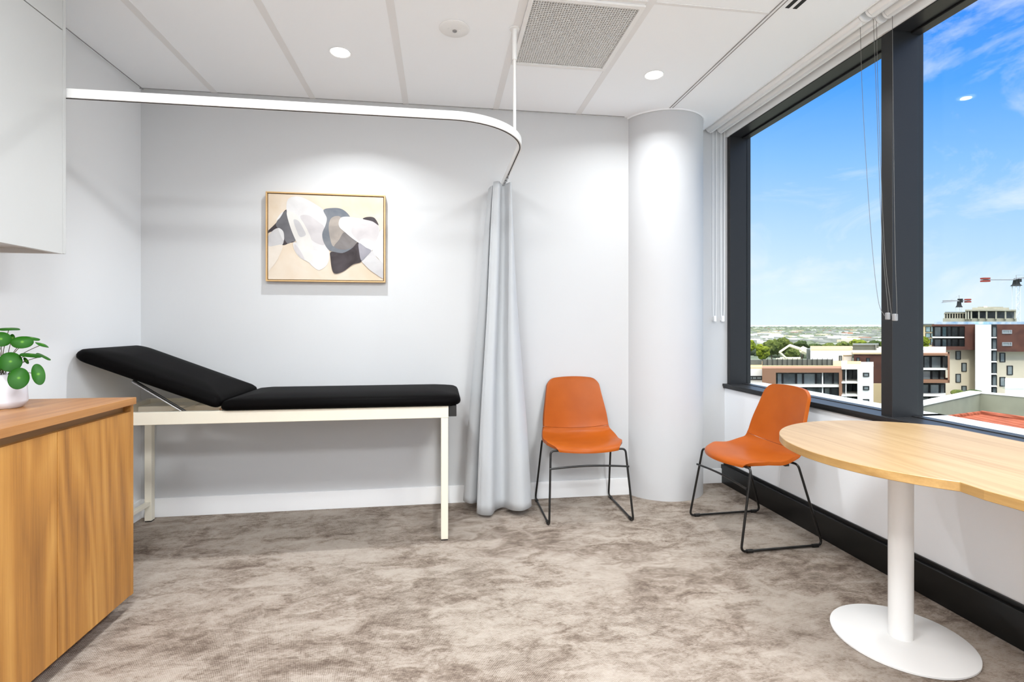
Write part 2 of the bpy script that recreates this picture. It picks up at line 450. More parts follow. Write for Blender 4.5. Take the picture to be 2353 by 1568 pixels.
cur = MB().loft(rings, False, False).build('privacy_curtain', M['cloth'], None, (.39, 3.3, 0), smooth=True)
for mdf in list(cur.modifiers): cur.modifiers.remove(mdf)
sm = cur.modifiers.new('thick', 'SOLIDIFY'); sm.thickness = .0025; sm.offset = 0
tag(cur, 'grey fabric privacy curtain drawn back and bunched against the back wall', 'curtain')
hem = MB()
r2 = [[(r[k][0]-.0022 if k < 1 else r[k][0], r[k][1]-.003, r[k][2]) for k in range(0, 5)] for r in rings]
hem.loft(r2, False, False)
ho = hem.build('side_hem', M['cloth'], cur, (.39, 3.3, 0), smooth=True)
for mdf in list(ho.modifiers): ho.modifiers.remove(mdf)
sm = ho.modifiers.new('thick', 'SOLIDIFY'); sm.thickness = .002; sm.offset = 0
for y in (3.16, 3.22, 3.28, 3.34, 3.40, 3.45):
    MB().tube([(.42, y, ZR-.021), (.42, y, ZR-.040), (.40, y, ZR-.050)], .0035, 8).build('glider_hook', M['plastic'], cur, (.39, 3.3, 0), smooth=True)

# ------------------------------------------------------------------ examination couch
org = (-.9, 3.17, 0)
cou = empty('examination_couch', org, 'cream steel medical examination couch with black vinyl cushions and raised backrest', 'examination couch')
YF0, YK = 2.885, 3.45
XA, XB = -1.80, .045
def part(mb, name, m, parent, **kw): return mb.build(name, M[m], parent, org, **kw)
part(MB().box(XA, XB, YF0, YF0+.03, .690, .757), 'front_rail', 'cream', cou, bevel=.003)
part(MB().box(XA, XB, YK-.03, YK, .690, .757), 'rear_rail', 'cream', cou, bevel=.003)
part(MB().box(XA, XA+.03, YF0+.03, YK-.03, .692, .755), 'end_rail', 'cream', cou, bevel=.003)
part(MB().box(XB-.03, XB, YF0+.03, YK-.03, .692, .755), 'end_rail', 'cream', cou, bevel=.003)
for x, y in ((XA, YF0+.001), (XA, YK-.041), (XB-.042, YF0+.001), (XB-.042, YK-.041)):
    lg = part(MB().box(x, x+.040, y, y+.040, .006, .690), 'leg', 'cream', cou, bevel=.003)
    MB().box(x+.002, x+.038, y+.002, y+.038, 0, .006).build('foot_cap', M['shell'], lg, org)
part(MB().box(XA+.008, XA+.032, YF0+.04, YK-.04, .10, .125), 'stretcher', 'cream', cou, bevel=.002)
part(MB().box(XB-.034, XB-.010, YF0+.04, YK-.04, .10, .125), 'stretcher', 'cream', cou, bevel=.002)
part(MB().box(XB+.0005, XB+.045, YF0+.01, YK-.01, .695, .757), 'paper_roll_bracket', 'shell', cou, bevel=.003)
part(MB().box(XA+.05, -1.10, YK-.20, YK-.04, .70, .735), 'underplate', 'cream', cou, bevel=.002)
part(MB().box(XA+.33, XA+.36, YF0+.03, YK-.03, .70, .74), 'cross_member', 'cream', cou, bevel=.002)
def cushion(name, L, W, T, rad_far, rad_near, mtx, bul=.012):
    """padded slab lying along local +x from the hinge, top crowned, corners rounded"""
    pts = []
    def corner(cx, cy, r, a0):
        for i in range(9):
            a = a0+R(90)*i/8; pts.append((cx+r*math.cos(a), cy+r*math.sin(a)))
    corner(L-rad_far, W/2-rad_far, rad_far, 0); corner(rad_near, W/2-rad_near, rad_near, R(90))
    corner(rad_near, -W/2+rad_near, rad_near, R(180)); corner(L-rad_far, -W/2+rad_far, rad_far, R(270))
    rings = []
    def ring(k, z):
        o = []
        for x, y in pts:
            dx, dy = x-L/2, y
            ax = (L/2-k)/(L/2); ay = (W/2-k)/(W/2)
            o.append(mtx @ Vector((L/2+dx*ax, dy*ay, z)))
        return o
    prof = [(.05, 0.0), (.012, .002), (.003, .010), (0, T*.35), (.002, T*.55), (.010, T*.78), (.026, T*.92), (.055, T), (.10, T+bul*.6), (.17, T+bul)]
    for kk, z in prof: rings.append(ring(kk, z))
    return MB().loft(rings)
cx0 = -1.150
mt = Matrix.Translation((cx0, (2.858+3.452)/2, .758))
part(cushion('x', 1.265, .594, .062, .085, .03, mt), 'seat_cushion', 'vinyl', cou, smooth=True)
ang = R(21.5)
mb_ = Matrix.Translation((cx0-.012, (2.858+3.452)/2, .768)) @ Matrix.Rotation(PI, 4, 'Z') @ Matrix.Rotation(-ang, 4, 'Y')
part(cushion('x', .757, .594, .062, .075, .03, mb_), 'backrest_cushion', 'vinyl', cou, smooth=True)
mp = Matrix.Translation((cx0-.012, (2.858+3.452)/2, .768)) @ Matrix.Rotation(PI, 4, 'Z') @ Matrix.Rotation(-ang, 4, 'Y')
part(MB().box(.04, .60, -.20, .20, -.014, -.0005, mp), 'backrest_board', 'cream', cou)
for y in (YF0+.045, YK-.10):
    part(MB().tube([(-1.335, y, .745), (-1.600, y, .922)], .0055, 8), 'backrest_strut', 'blackm', cou, smooth=True)
part(MB().tube([(-1.343, YF0+.035, .742), (-1.600, YF0+.035, .914)], .004, 8), 'ratchet_bar', 'chrome', cou, smooth=True)
for y in (YF0+.02, YK-.03):
    part(MB().tube([(cx0-.005, y-.012, .764), (cx0-.005, y+.012, .764)], .008, 12), 'hinge', 'chrome', cou, smooth=True)

# ------------------------------------------------------------------ framed painting
PX0, PX1, PZ0, PZ1 = -1.112, -.362, 1.494, 2.072
org = ((PX0+PX1)/2, YB, PZ0)
pic = empty('framed_painting', org, 'abstract painting of grey and white loops on cream in a thin gold frame', 'painting')
f = MB(); w = .009; y0, y1 = YB-.042, YB-.004
f.box(PX0, PX1, y0, y1, PZ0, PZ0+w).box(PX0, PX1, y0, y1, PZ1-w, PZ1).box(PX0, PX0+w, y0, y1, PZ0+w, PZ1-w).box(PX1-w, PX1, y0, y1, PZ0+w, PZ1-w)
M['gold'] = mat('gilt_timber', (196, 160, 110), 0.4); M['golddk'] = mat('bronze_rebate', (92, 66, 38), 0.5)
f.build('frame', M['gold'], pic, org, bevel=.0012)
MB().box(PX0+w, PX1-w, YB-.022, YB-.005, PZ0+w, PZ1-w).build('frame_rebate', M['golddk'], pic, org)
CX0, CX1, CZ0, CZ1 = PX0+.0135, PX1-.0135, PZ0+.0135, PZ1-.0135
cv = MB().box(CX0, CX1, YB-.036, YB-.022, CZ0, CZ1)
pmats = []
def paint(name, c1, c2, sc=9):
    c1 = tuple(v*.86 for v in c1); c2 = tuple(v*.86 for v in c2)
    m = mat(name, c1, 0.6, spec=0.25); k = N(m)
    k.l(k.ramp(k.noise(k.coord(), sc, 3, 0.5, 0.5), [(0.35, c1), (0.68, c2)]), k.b.inputs['Base Color']); pmats.append(m); return len(pmats)-1
paint('paint_cream', (238, 224, 206), (229, 208, 182), 5)
def A(x, y): return (CX0+(x-185)/1665*(CX1-CX0), CZ1-(y-170)/1245*(CZ1-CZ0))
lay = [0]
def blob(pts, mi, closed=True, n=7):
    lay[0] += 1; y = YB-.036-.00025*lay[0]
    P = spline([(A(*p)[0], A(*p)[1], 0) for p in pts], n)
    vs = [cv.bm.verts.new((min(max(p.x, CX0+.0003), CX1-.0003), y, min(max(p.y, CZ0+.0003), CZ1-.0003))) for p in P]
    for tri in __import__('mathutils').geometry.tessellate_polygon([[v.co.copy() for v in vs]]):
        try:
            fc = cv.bm.faces.new([vs[i] for i in tri]); fc.material_index = mi
        except ValueError: pass
i_dk = paint('paint_umber', (52, 45, 46), (84, 76, 80)); i_gr = paint('paint_grey', (104, 103, 107), (126, 124, 128))
i_wh = paint('paint_white', (238, 237, 236), (226, 223, 222)); i_pk = paint('paint_pink_grey', (222, 217, 217), (208, 202, 203))
i_lg = paint('paint_light_grey', (218, 216, 216), (203, 200, 201)); i_bl = paint('paint_slate', (108, 115, 125), (138, 140, 144))
i_bg = paint('paint_taupe', (150, 144, 140), (192, 180, 168)); i_br = paint('paint_brown_grey', (118, 111, 108), (142, 137, 136)); i_crl = paint('paint_pale_cream', (240, 230, 218), (234, 222, 206))
i_lv = paint('paint_lavender_grey', (150, 149, 158), (176, 173, 180)); i_tw = paint('paint_warm_white', (240, 237, 232), (232, 228, 222))
blob([(140, 760), (300, 590), (440, 395), (500, 560), (572, 830), (480, 885), (390, 915), (330, 830), (260, 720)], i_dk)
blob([(300, 590), (440, 410), (500, 560), (572, 830), (520, 862), (455, 888), (380, 760), (325, 680)], i_gr)
blob([(300, 560), (350, 470), (400, 430), (350, 520)], i_wh)
blob([(120, 930), (160, 830), (250, 710), (330, 668), (395, 710), (410, 800), (390, 905), (320, 930)], i_lg)
blob([(330, 668), (395, 710), (412, 800), (402, 850), (360, 770)], i_wh)
blob([(120, 935), (220, 940), (385, 915), (345, 1070), (250, 1230), (120, 1330)], i_crl)
blob([(445, 330), (475, 235), (580, 195), (700, 222), (860, 305), (985, 400), (1027, 510), (1000, 615), (960, 715), (960, 800), (1000, 890), (1048, 970), (1055, 1100), (1010, 1210), (910, 1272), (820, 1220), (760, 1160), (640, 1095), (560, 990), (540, 880), (590, 860), (520, 700), (455, 450)], i_wh)
blob([(640, 490), (760, 470), (900, 560), (985, 640), (955, 760), (985, 900), (860, 870), (770, 790), (715, 640)], i_pk)
blob([(450, 432), (540, 435), (640, 515), (740, 680), (800, 830), (830, 1000), (800, 1130), (745, 1155), (680, 1050), (570, 830), (490, 620)], i_tw)
blob([(545, 545), (620, 560), (690, 680), (720, 760), (640, 790), (590, 700)], i_lg)
blob([(560, 900), (620, 960), (700, 1110), (640, 1080), (570, 990)], i_pk)
blob([(975, 385), (1100, 352), (1230, 360), (1330, 430), (1385, 530), (1440, 700), (1455, 850), (1400, 935), (1260, 1012), (1130, 1000), (1045, 965), (975, 850), (958, 730), (1003, 610), (1022, 500)], i_bl)
blob([(1090, 500), (1200, 470), (1270, 560), (1290, 690), (1220, 800), (1120, 920), (1070, 800), (1050, 620)], i_bg)
blob([(1275, 708), (1370, 780), (1452, 850), (1400, 925), (1260, 965), (1130, 925), (1200, 820)], i_br)
blob([(1085, 1000), (1250, 1015), (1390, 940), (1465, 855), (1500, 880), (1535, 1120), (1400, 1185), (1265, 1285), (1150, 1322), (1100, 1265), (1075, 1090)], i_dk)
blob([(1790, 690), (1900, 690), (1900, 1230), (1790, 1100), (1690, 980), (1750, 850)], i_tw)
blob([(1530, 1120), (1600, 1050), (1672, 970), (1760, 1080), (1880, 1200), (1880, 1390), (1700, 1295), (1590, 1200)], i_lg)
blob([(1195, 570), (1230, 492), (1330, 475), (1450, 490), (1560, 500), (1700, 520), (1785, 610), (1792, 700), (1752, 850), (1680, 970), (1560, 905), (1400, 800), (1280, 700), (1212, 640)], i_wh)
blob([(1415, 600), (1540, 512), (1700, 530), (1780, 615), (1778, 740), (1700, 880), (1560, 880), (1450, 800), (1380, 700)], i_pk)
blob([(1548, 502), (1620, 470), (1720, 482), (1782, 590), (1690, 535)], i_dk)
blob([(1495, 850), (1540, 800), (1640, 805), (1725, 870), (1680, 965), (1560, 900)], i_wh)
blob([(1490, 862), (1590, 925), (1670, 970), (1610, 1050), (1528, 1122), (1495, 990)], i_lv)
cv.build('canvas', pmats, pic, org)

# ------------------------------------------------------------------ chairs
def make_chair():
    o = (0, 0, 0)
    r = empty('visitor_chair', o, None, 'chair', 'tan leather sled-base visitor chairs')
    prof = spline([(0, -.240, .432), (0, -.236, .448), (0, -.215, .461), (0, -.17, .466), (0, -.10, .464), (0, -.02, .459), (0, .05, .457), (0, .105, .464), (0, .142, .482), (0, .164, .508),
                   (0, .177, .545), (0, .190, .600), (0, .204, .660), (0, .218, .720), (0, .232, .785), (0, .242, .832), (0, .245, .853)], 4, False)
    ln = [0]
    for a, b in zip(prof, prof[1:]): ln.append(ln[-1]+(b-a).length)
    Lt = ln[-1]
    def sm(a, b, x):
        x = max(0, min(1, (x-a)/(b-a))); return x*x*(3-2*x)
    rows = []
    for p, l_ in zip(prof, ln):
        W_ = .188+.057*math.sin(min(1, l_/.16)*PI/2) if l_ < .16 else .245
        z_ = p.z
        W_ += .005*sm(.2, .3, l_)
        W_ -= .028*sm(.28, .46, l_)+.038*sm(.46, Lt, l_)
        e_ = Lt-l_; rc = .055
        if e_ < rc: W_ = W_-rc+math.sqrt(max(0, rc*rc-(rc-e_)**2))
        lift = .012*sm(.02, .2, l_)+.026*sm(.25, .38, l_)-.040*sm(.40, .50, l_)
        fwd = -.052*sm(.36, .46, l_)+.022*sm(.55, Lt, l_)
        rows.append((p.y, z_, W_, lift-.030*sm(Lt-.10, Lt, l_), fwd, .085*(1-sm(.0, .22, l_))))
    seam = min(range(len(prof)), key=lambda i: abs(prof[i].z-.512)+(1 if prof[i].y < .1 else 0))
    nu = 20
    def pt(row, u):
        y, z, w, lz, fy, bw = row; a = abs(w*u)/.24
        return (w*u, y+fy*a**2.2+bw*a*a, z+lz*a**2.2)
    def sheet(rs):
        mb = MB(); mb.loft([[pt(q, -1+2*i/nu) for i in range(nu+1)] for q in rs], False, False); return mb
    for nm, rs in (('seat', rows[:seam+1]), ('backrest', rows[seam:])):
        if nm == 'backrest':
            rs = [(rs[0][0]+.0006, rs[0][1]+.0015)+tuple(rs[0][2:])]+rs[1:]
        q = sheet(rs).build(nm, [M['leather'], M['shell']], r, o, smooth=True)
        for mdf in list(q.modifiers): q.modifiers.remove(mdf)
        # front side of the sheet faces up / forward
        me = q.data
        if me.polygons[0].normal.z < 0 or (nm == 'backrest' and me.polygons[len(me.polygons)//2].normal.y > 0): me.flip_normals()
        s_ = q.modifiers.new('thick', 'SOLIDIFY'); s_.thickness = .020; s_.offset = -1; s_.material_offset = 1; s_.material_offset_rim = 0
        b_ = q.modifiers.new('soft', 'BEVEL'); b_.width = .007; b_.segments = 3; b_.limit_method = 'ANGLE'; b_.angle_limit = R(45)
    tr = .0065
    for s in (-1, 1):
        top = .437
        loop = [(s*.17, -.165, top), (s*.238, -.170, top), (s*.262, -.245, tr+.004), (s*.262, .245, tr+.004), (s*.238, .115, top+.012), (s*.17, .110, top+.010)]
        P = fillet(loop, .026, 6)
        # split the bent rod in front leg, runner, rear leg so each is a part
        fr = [p for p in P if p.y < -.14 and p.z > .0]
        k1 = next(i for i, p in enumerate(P) if p.z < tr+.0045)
        k2 = max(i for i, p in enumerate(P) if p.z < tr+.0045)
        MB().tube(P[:k1+1], tr, 12).build('front_leg', M['blackm'], r, o, smooth=True)
        MB().tube(P[k1:k2+1], tr, 12).build('runner', M['blackm'], r, o, smooth=True)
        MB().tube(P[k2:], tr, 12).build('rear_leg', M['blackm'], r, o, smooth=True)
        for y in (-.195, .20):
            MB().tube([(s*.262, y-.017, tr+.0035), (s*.262, y+.017, tr+.0035)], tr+.0034, 12).build('glide', M['shell'], r, o, smooth=True)
    cb = [(-.2495, -.202, .335), (-.12, -.200, .343), (0, -.1995, .346), (.12, -.200, .343), (.2495, -.202, .335)]
    MB().tube(spline(cb, 5, False), .006, 12).build('crossbar', M['blackm'], r, o, smooth=True)
    MB().box(-.175, .175, -.155, -.125, .422, .434).box(-.175, .175, .085, .112, .422, .440).box(-.06, .06, -.13, .09, .425, .4355).tube([(-.175, -.165, .436), (.175, -.165, .436)], .0065, 10).tube([(-.175, .110, .445), (.175, .110, .445)], .0065, 10).build('seat_support', M['shell'], r, o, bevel=.002)
    return r
ch = make_chair()
ch.location = (.912, 3.232, 0); ch.rotation_euler.z = R(-1)
ch['label'] = 'tan leather chair against the back wall between the curtain and the column'
c2 = copy_tree(ch); c2.location = (1.812, 2.772, 0); c2.rotation_euler.z = R(-88)
c2['label'] = 'tan leather chair beside the window, partly behind the table top'

# ------------------------------------------------------------------ meeting table
org = (1.76, 1.735, 0)
tb = empty('meeting_table', org, 'pale oak meeting table with a round head on a white pedestal under the window', 'table')
HX, HY, HR = 1.765, 1.600, .500
pts = []
a0, a1 = R(38), R(228)
for i in range(61):
    a = a0+(a1-a0)*i/60; pts.append((HX+HR*math.cos(a), HY+HR*math.sin(a)))
pts = [p for p in pts if p[0] < 2.153]
pts += [(1.424, 1.16), (1.440, 1.02), (1.452, .80), (1.455, -.55), (2.153, -.55), (2.153, 1.905)]
ZT = .775
tt = MB()
tt.prism(pts, ZT-.028, ZT)
tt.bm.faces.ensure_lookup_table()
for f_ in tt.bm.faces:
    if abs(f_.normal.z) < .5: f_.material_index = 1
def fix(o):
    for p in o.data.polygons: p.material_index = 0 if p.normal.z > .9 else 1
tt = tt.build('table_top', [M['oak'], M['oakedge']], tb, org); fix(tt)
b_ = tt.modifiers.new('b', 'BEVEL'); b_.width = .0015; b_.segments = 1; b_.limit_method = 'ANGLE'; b_.angle_limit = R(50)
BX, BY = 1.757, 1.735
MB().lathe([(.229, 0.0), (.232, .003), (.232, .009), (.228, .012), (.06, .0135)], 80, (BX, BY)).build('base_plate', M['white'], tb, org, smooth=True)
MB().lathe([(.0405, .0125), (.0405, ZT-.03)], 48, (BX, BY)).build('pedestal', M['white'], tb, org, smooth=True)
MB().lathe([(.12, ZT-.036), (.12, ZT-.0285)], 40, (BX, BY)).build('mounting_plate', M['white'], tb, org)
MB().lathe([(.229, 0.0), (.232, .003), (.232, .009), (.228, .012), (.06, .0135)], 80, (1.80, -.2)).build('base_plate', M['white'], tb, org, smooth=True)
MB().lathe([(.0405, .0125), (.0405, ZT-.03)], 48, (1.80, -.2)).build('pedestal', M['white'], tb, org, smooth=True)

# ------------------------------------------------------------------ timber sideboard
org = (-1.58, 1.6, 0)
sb = empty('sideboard', org, 'honey timber sideboard cabinet with flush doors standing along the side wall', 'cabinet')
FX, YE = -1.298, 2.378
ys = [YE-.018, 1.943, 1.508, 1.073, .638, .203]
part = lambda mb, name, m, parent, **kw: mb.build(name, M[m], parent, org, **kw)
part(MB().box(XL+.002, -1.283, .15, YE-.006, .875, .904), 'worktop', 'woody', sb, bevel=.0012)
part(MB().box(XL+.002, FX, YE-.0185, YE, .065, .8745), 'end_panel', 'wood', sb, bevel=.001)
part(MB().box(XL+.002, FX-.022, .2, YE-.0185, .065, .842), 'carcase', 'wood', sb)
part(MB().box(XL+.002, FX-.030, .2, YE-.0185, .842, .8745), 'finger_rail', 'kick', sb)
part(MB().box(XL+.002, FX-.075, .2, YE-.04, 0, .065), 'plinth', 'kick', sb)
for i in range(len(ys)-1):
    part(MB().box(FX-.020, FX, ys[i+1]+.0022, ys[i]-.0022, .068, .845), 'door', 'wood', sb, bevel=.001)

# ------------------------------------------------------------------ white wall cupboard
org = (-1.7, 1.6, 1.5)
wc = empty('wall_cupboard', org, 'white laminate overhead cupboard fixed to the side wall above the sideboard', 'cabinet')
part(MB().box(XL+.002, -1.541, .3, 2.305, 1.522, ZC-.002), 'carcase', 'lam', wc)
part(MB().box(XL+.002, -1.520, 2.3055, 2.3215, 1.502, ZC-.002), 'end_panel', 'lam', wc, bevel=.001)
part(MB().box(-1.540, -1.520, .3, 2.303, 2.412, ZC-.003), 'filler_panel', 'lam', wc, bevel=.001)
for a, b in ((1.70, 2.303), (1.10, 1.697), (.5, 1.097)):
    part(MB().box(-1.540, -1.520, a, b, 1.500, 2.408), 'door', 'lam', wc, bevel=.001)

# ------------------------------------------------------------------ potted plant on the sideboard
PXc, PYc, PZb = -1.603, 2.132, .904
org = (PXc, PYc, PZb)
pl = empty('potted_plant', org, 'round-leaved green plant in a white ceramic pot standing on the sideboard', 'plant')
pot = MB().lathe([(.048, PZb), (.053, PZb+.002), (.0655, PZb+.020), (.067, PZb+.026), (.064, PZb+.08), (.0585, PZb+.124), (.057, PZb+.1265), (.0552, PZb+.124), (.0552, PZb+.112)], 64, (PXc, PYc)).build('pot', M['pot'], pl, org, smooth=True)
MB().lathe([(.055, PZb+.106), (.0545, PZb+.112), (.02, PZb+.115)], 32, (PXc, PYc)).build('soil', M['soil'], pl, org, smooth=True)
yaw = R(8.0); fpx = 1170.0
def wpt(px, py, d):
    a = (px-1176.5)/fpx; b = -(py-748)/fpx
    s_, c_ = math.sin(yaw), math.cos(yaw)
    return Vector((d*(s_+a*c_), d*(c_-a*s_), 1.21+d*b))
def leafmesh(rx, ry, cup=.15, petx=0, pety=.3):
    mb = MB(); rings = []
    n = 28
    for k in range(5):
        t = [0.04, .35, .65, .88, 1.0][k]; rings.append([])
        for i in range(n):
            a = 2*PI*i/n
            x = rx*t*math.cos(a); y = ry*t*math.sin(a)
            wav = .04*math.sin(3*a+rx*900)*t*t
            rings[-1].append((x, y, -(cup*t*t+wav)*rx))
    mb.loft(rings, cap=False)
    mb.bm.faces.new([v for v in mb.bm.verts[:n]]) if False else None
    mb.bm.verts.ensure_lookup_table()
    mb.bm.faces.new(mb.bm.verts[0:n])
    return mb
hub = Vector((PXc, PYc, PZb+.118))
# crop pixel centre, half sizes (px), tilt of the face towards the room, depth offset
leaves = [((21, 754), 21, 6, 'e', 0, .01), ((2, 779), 22, 18, 'f', 10, -.03), ((51, 786), 23, 15, 'f', -5, -.03), ((73, 776), 17, 8, 'e', 12, .02), ((98, 791), 15, 6, 'e', 28, .0),
          ((72, 814), 22, 9, 'e', 8, -.01), ((102, 818), 17, 4, 'e', 35, .03), ((24, 831), 24, 24, 'f', 0, -.05), ((43, 869), 22, 26, 'f', 5, -.075), ((88, 860), 14, 26, 'f', -8, -.05),
          ((28, 777), 6, 10, 'f', 0, .03), ((60, 829), 4, 9, 'f', -25, .0), ((-6, 838), 12, 17, 'f', 0, -.02), ((-22, 800), 20, 16, 'f', 15, -.03), ((-30, 850), 20, 20, 'f', 10, -.04), ((-14, 765), 14, 8, 'e', -8, .02), ((-45, 825), 16, 20, 'f', 20, .0)]
D0 = 1.885
camr = Vector((math.cos(yaw), -math.sin(yaw), 0)); camf = Vector((math.sin(yaw), math.cos(yaw), 0)); cu = Vector((0, 0, 1))
for (px, py), hx_, hy_, kind, rot, dd in leaves:
    d_ = D0+dd
    c0 = wpt(px, py, d_)
    out = (c0-hub); out.z = 0
    rr_ = max(hx_, hy_)*d_/fpx*.9
    view = (Vector((0, 0, 1.21))-c0).normalized()
    # leaf normal: facing the room for 'f', mostly up for 'e'
    rgt = view.cross(cu).normalized()*-1
    ratio = min(hx_, hy_)/max(hx_, hy_)
    if kind == 'e':
        nrm = (cu*.93+view*(.05+ratio*.45)).normalized()
    else:
        nrm = (view*1.0+cu*.35).normalized()
    ax = cu.cross(view).normalized()
    ax = Matrix.Rotation(-R(rot), 3, view) @ ax
    nrm = Matrix.Rotation(-R(rot), 3, view) @ nrm
    ax = (ax-nrm*ax.dot(nrm)).normalized(); ay = nrm.cross(ax).normalized()
    if kind == 'f': rx_, ry_ = hx_*d_/fpx*.86, hy_*d_/fpx*1.02
    else: rx_, ry_ = rr_, rr_*.9
    lf = leafmesh(rx_, ry_, .16)
    m4 = Matrix((ax, ay, nrm)).transposed().to_4x4(); m4.translation = c0-Vector(org)
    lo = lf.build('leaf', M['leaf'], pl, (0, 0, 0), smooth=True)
    for mdf in list(lo.modifiers): lo.modifiers.remove(mdf)
    lo.matrix_local = m4
    sd_ = lo.modifiers.new('t', 'SOLIDIFY'); sd_.thickness = .0009; sd_.offset = -1
    st_ = lo.modifiers.new('s', 'SUBSURF'); st_.levels = 1; st_.render_levels = 1
    start = hub+Vector((random.uniform(-.018, .018), random.uniform(-.018, .018), -.004))
    attach = c0-nrm*(.16*.02*rx_+.0012)+ay*ry_*.0
    midp = start.lerp(attach, .55)+Vector((0, 0, .012))-out*.08
    P = spline([start, midp, attach], 8, False)
    stm = MB().tube([m4.inverted() @ (p-Vector(org)) for p in P], .0012, 6)
    stm.build('petiole', M['stem'], lo, (0, 0, 0), smooth=True)

# ------------------------------------------------------------------ roller blinds
def blind(x, z, r, y0, y1, label, fascia=False):
    org = (x, (y0+y1)/2, z)
    b = empty('roller_blind', org, label, 'window blind', 'white roller blinds rolled up above the windows')
    L = y1-y0
    MB().tube([(x, y0+.02, z), (x, y1-.02, z)], r, 28).build('rolled_fabric', M['white'], b, org, smooth=True)
    for ya in (y0+.006, y1-.018):
        MB().tube([(x, ya, z), (x, ya+.012, z)], r*1.02, 24).box(x-.006, x+.006, ya+.002, ya+.010, z, 2.828).build('bracket', M['trim'], b, org, bevel=.001)
    hb = MB()
    hb.box(x-r*.35-.004, x-r*.35+.006, y0+.025, y1-.025, z-r-.012, z-r*.6)
    hb.build('bottom_bar', M['white'], b, org, bevel=.002)
    return b
JY = 2.185
blind(2.037, 2.716, .037, JY+.003, YR-.02, 'white roller blind above the corner window, the one next to the ceiling edge')
blind(2.122, 2.712, .031, JY+.003, YR-.02, 'white roller blind above the corner window, the one closer to the glass')
blind(2.037, 2.716, .037, .75, JY-.012, 'white roller blind above the window over the table, next to the ceiling edge')
blind(2.122, 2.712, .031, .75, JY-.012, 'white roller blind above the window over the table, closer to the glass')
for y0, y1, n_ in ((.75, YR-.001, 1),):
    st(MB().box(2.172, 2.2195, -1.0, YR-.001, 2.657, 2.829).build('trim_1', M['white'], bevel=.002))
st(MB().box(1.985, 1.990, -1.0, YR-.001, 2.697, 2.829).build('trim_2', M['trim']))

# operating chains
def chain(name, pts, m, rad, step, label, cat, group, weight_at=None, ball=True):
    P = spline(pts, 14, False)
    org = tuple(P[0])
    # resample
    out = [P[0]]; acc = 0
    for a, b in zip(P, P[1:]):
        L = (b-a).length
        if L < 1e-7: continue
        t = step-acc
        while t <= L:
            out.append(a.lerp(b, t/L)); t += step
        acc = (acc+L) % step if step else 0
    mb = MB()
    if ball:
        base = bmesh.new(); bmesh.ops.create_icosphere(base, subdivisions=1, radius=rad)
        bv = [v.co.copy() for v in base.verts]; bf = [[v.index for v in f.verts] for f in base.faces]; base.free()
        for p in out:
            vs = [mb.bm.verts.new(p+c_) for c_ in bv]
            for f_ in bf: mb.bm.faces.new([vs[i] for i in f_])
        mb.tube(P, rad*.3, 5)
    else: mb.tube(P, rad, 8)
    e = empty(name, org, label, cat, group)
    mb.build('beads' if ball else 'cord', m, e, org, smooth=True)
    return e, org
wq = [(2.06, 2.262), (2.075, 2.180)]
wt = (2.085, 2.108, 1.247)
M['chain'] = mat('bead_chain', (120, 118, 114), 0.35, metal=.6)
e1, o1 = chain('blind_chain', [(2.06, 2.258, 2.69), (2.062, 2.245, 2.3), (2.066, 2.205, 1.7), (2.070, 2.168, 1.35), (2.076, 2.140, 1.262), (2.084, 2.122, 1.252), (2.086, 2.128, 1.30), (2.080, 2.155, 1.65), (2.074, 2.178, 2.3), (2.07, 2.192, 2.69)], M['chain'], .0019, .0058,
      'long metal bead chain loop hanging in front of the corner window glass', 'blind chain', 'bead chain loops beside the black mullion')
MB().box(2.077, 2.092, 2.118, 2.136, 1.236, 1.270).build('tensioner', M['plastic'], e1, o1, bevel=.004)
e2, o2 = chain('blind_chain', [(2.10, 2.205, 2.69), (2.10, 2.195, 2.3), (2.098, 2.160, 1.6), (2.094, 2.125, 1.33), (2.090, 2.108, 1.250), (2.094, 2.092, 1.250), (2.098, 2.092, 1.30), (2.104, 2.108, 1.6), (2.108, 2.122, 2.3), (2.11, 2.128, 2.69)], M['chain'], .0019, .0058,
      'long metal bead chain loop hanging directly in front of the black mullion', 'blind chain', 'bead chain loops beside the black mullion')
MB().box(2.086, 2.104, 2.090, 2.108, 1.230, 1.264).build('tensioner', M['plastic'], e2, o2, bevel=.004)
for x, lb in ((2.072, 'white cord loop hanging against the recessed wall, next to the column'), (2.138, 'white cord loop hanging against the recessed wall, next to the window frame')):
    e, o = chain('cord_loop', [(x-.014, 3.632, 2.69), (x-.014, 3.632, 2.0), (x-.012, 3.632, 1.35), (x, 3.632, 1.272), (x+.013, 3.632, 1.35), (x+.016, 3.632, 2.0), (x+.016, 3.632, 2.69)], M['white'], .0022, .006, lb, 'blind cord', 'white blind cord loops in the corner', ball=False)
    MB().box(x-.010, x+.010, 3.622, 3.642, 1.238, 1.283).build('tensioner', M['white'], e, o, bevel=.004)
    MB().box(x-.007, x+.007, 3.640, YR-.0005, 1.245, 1.27).build('wall_clip', M['white'], e, o, bevel=.002)
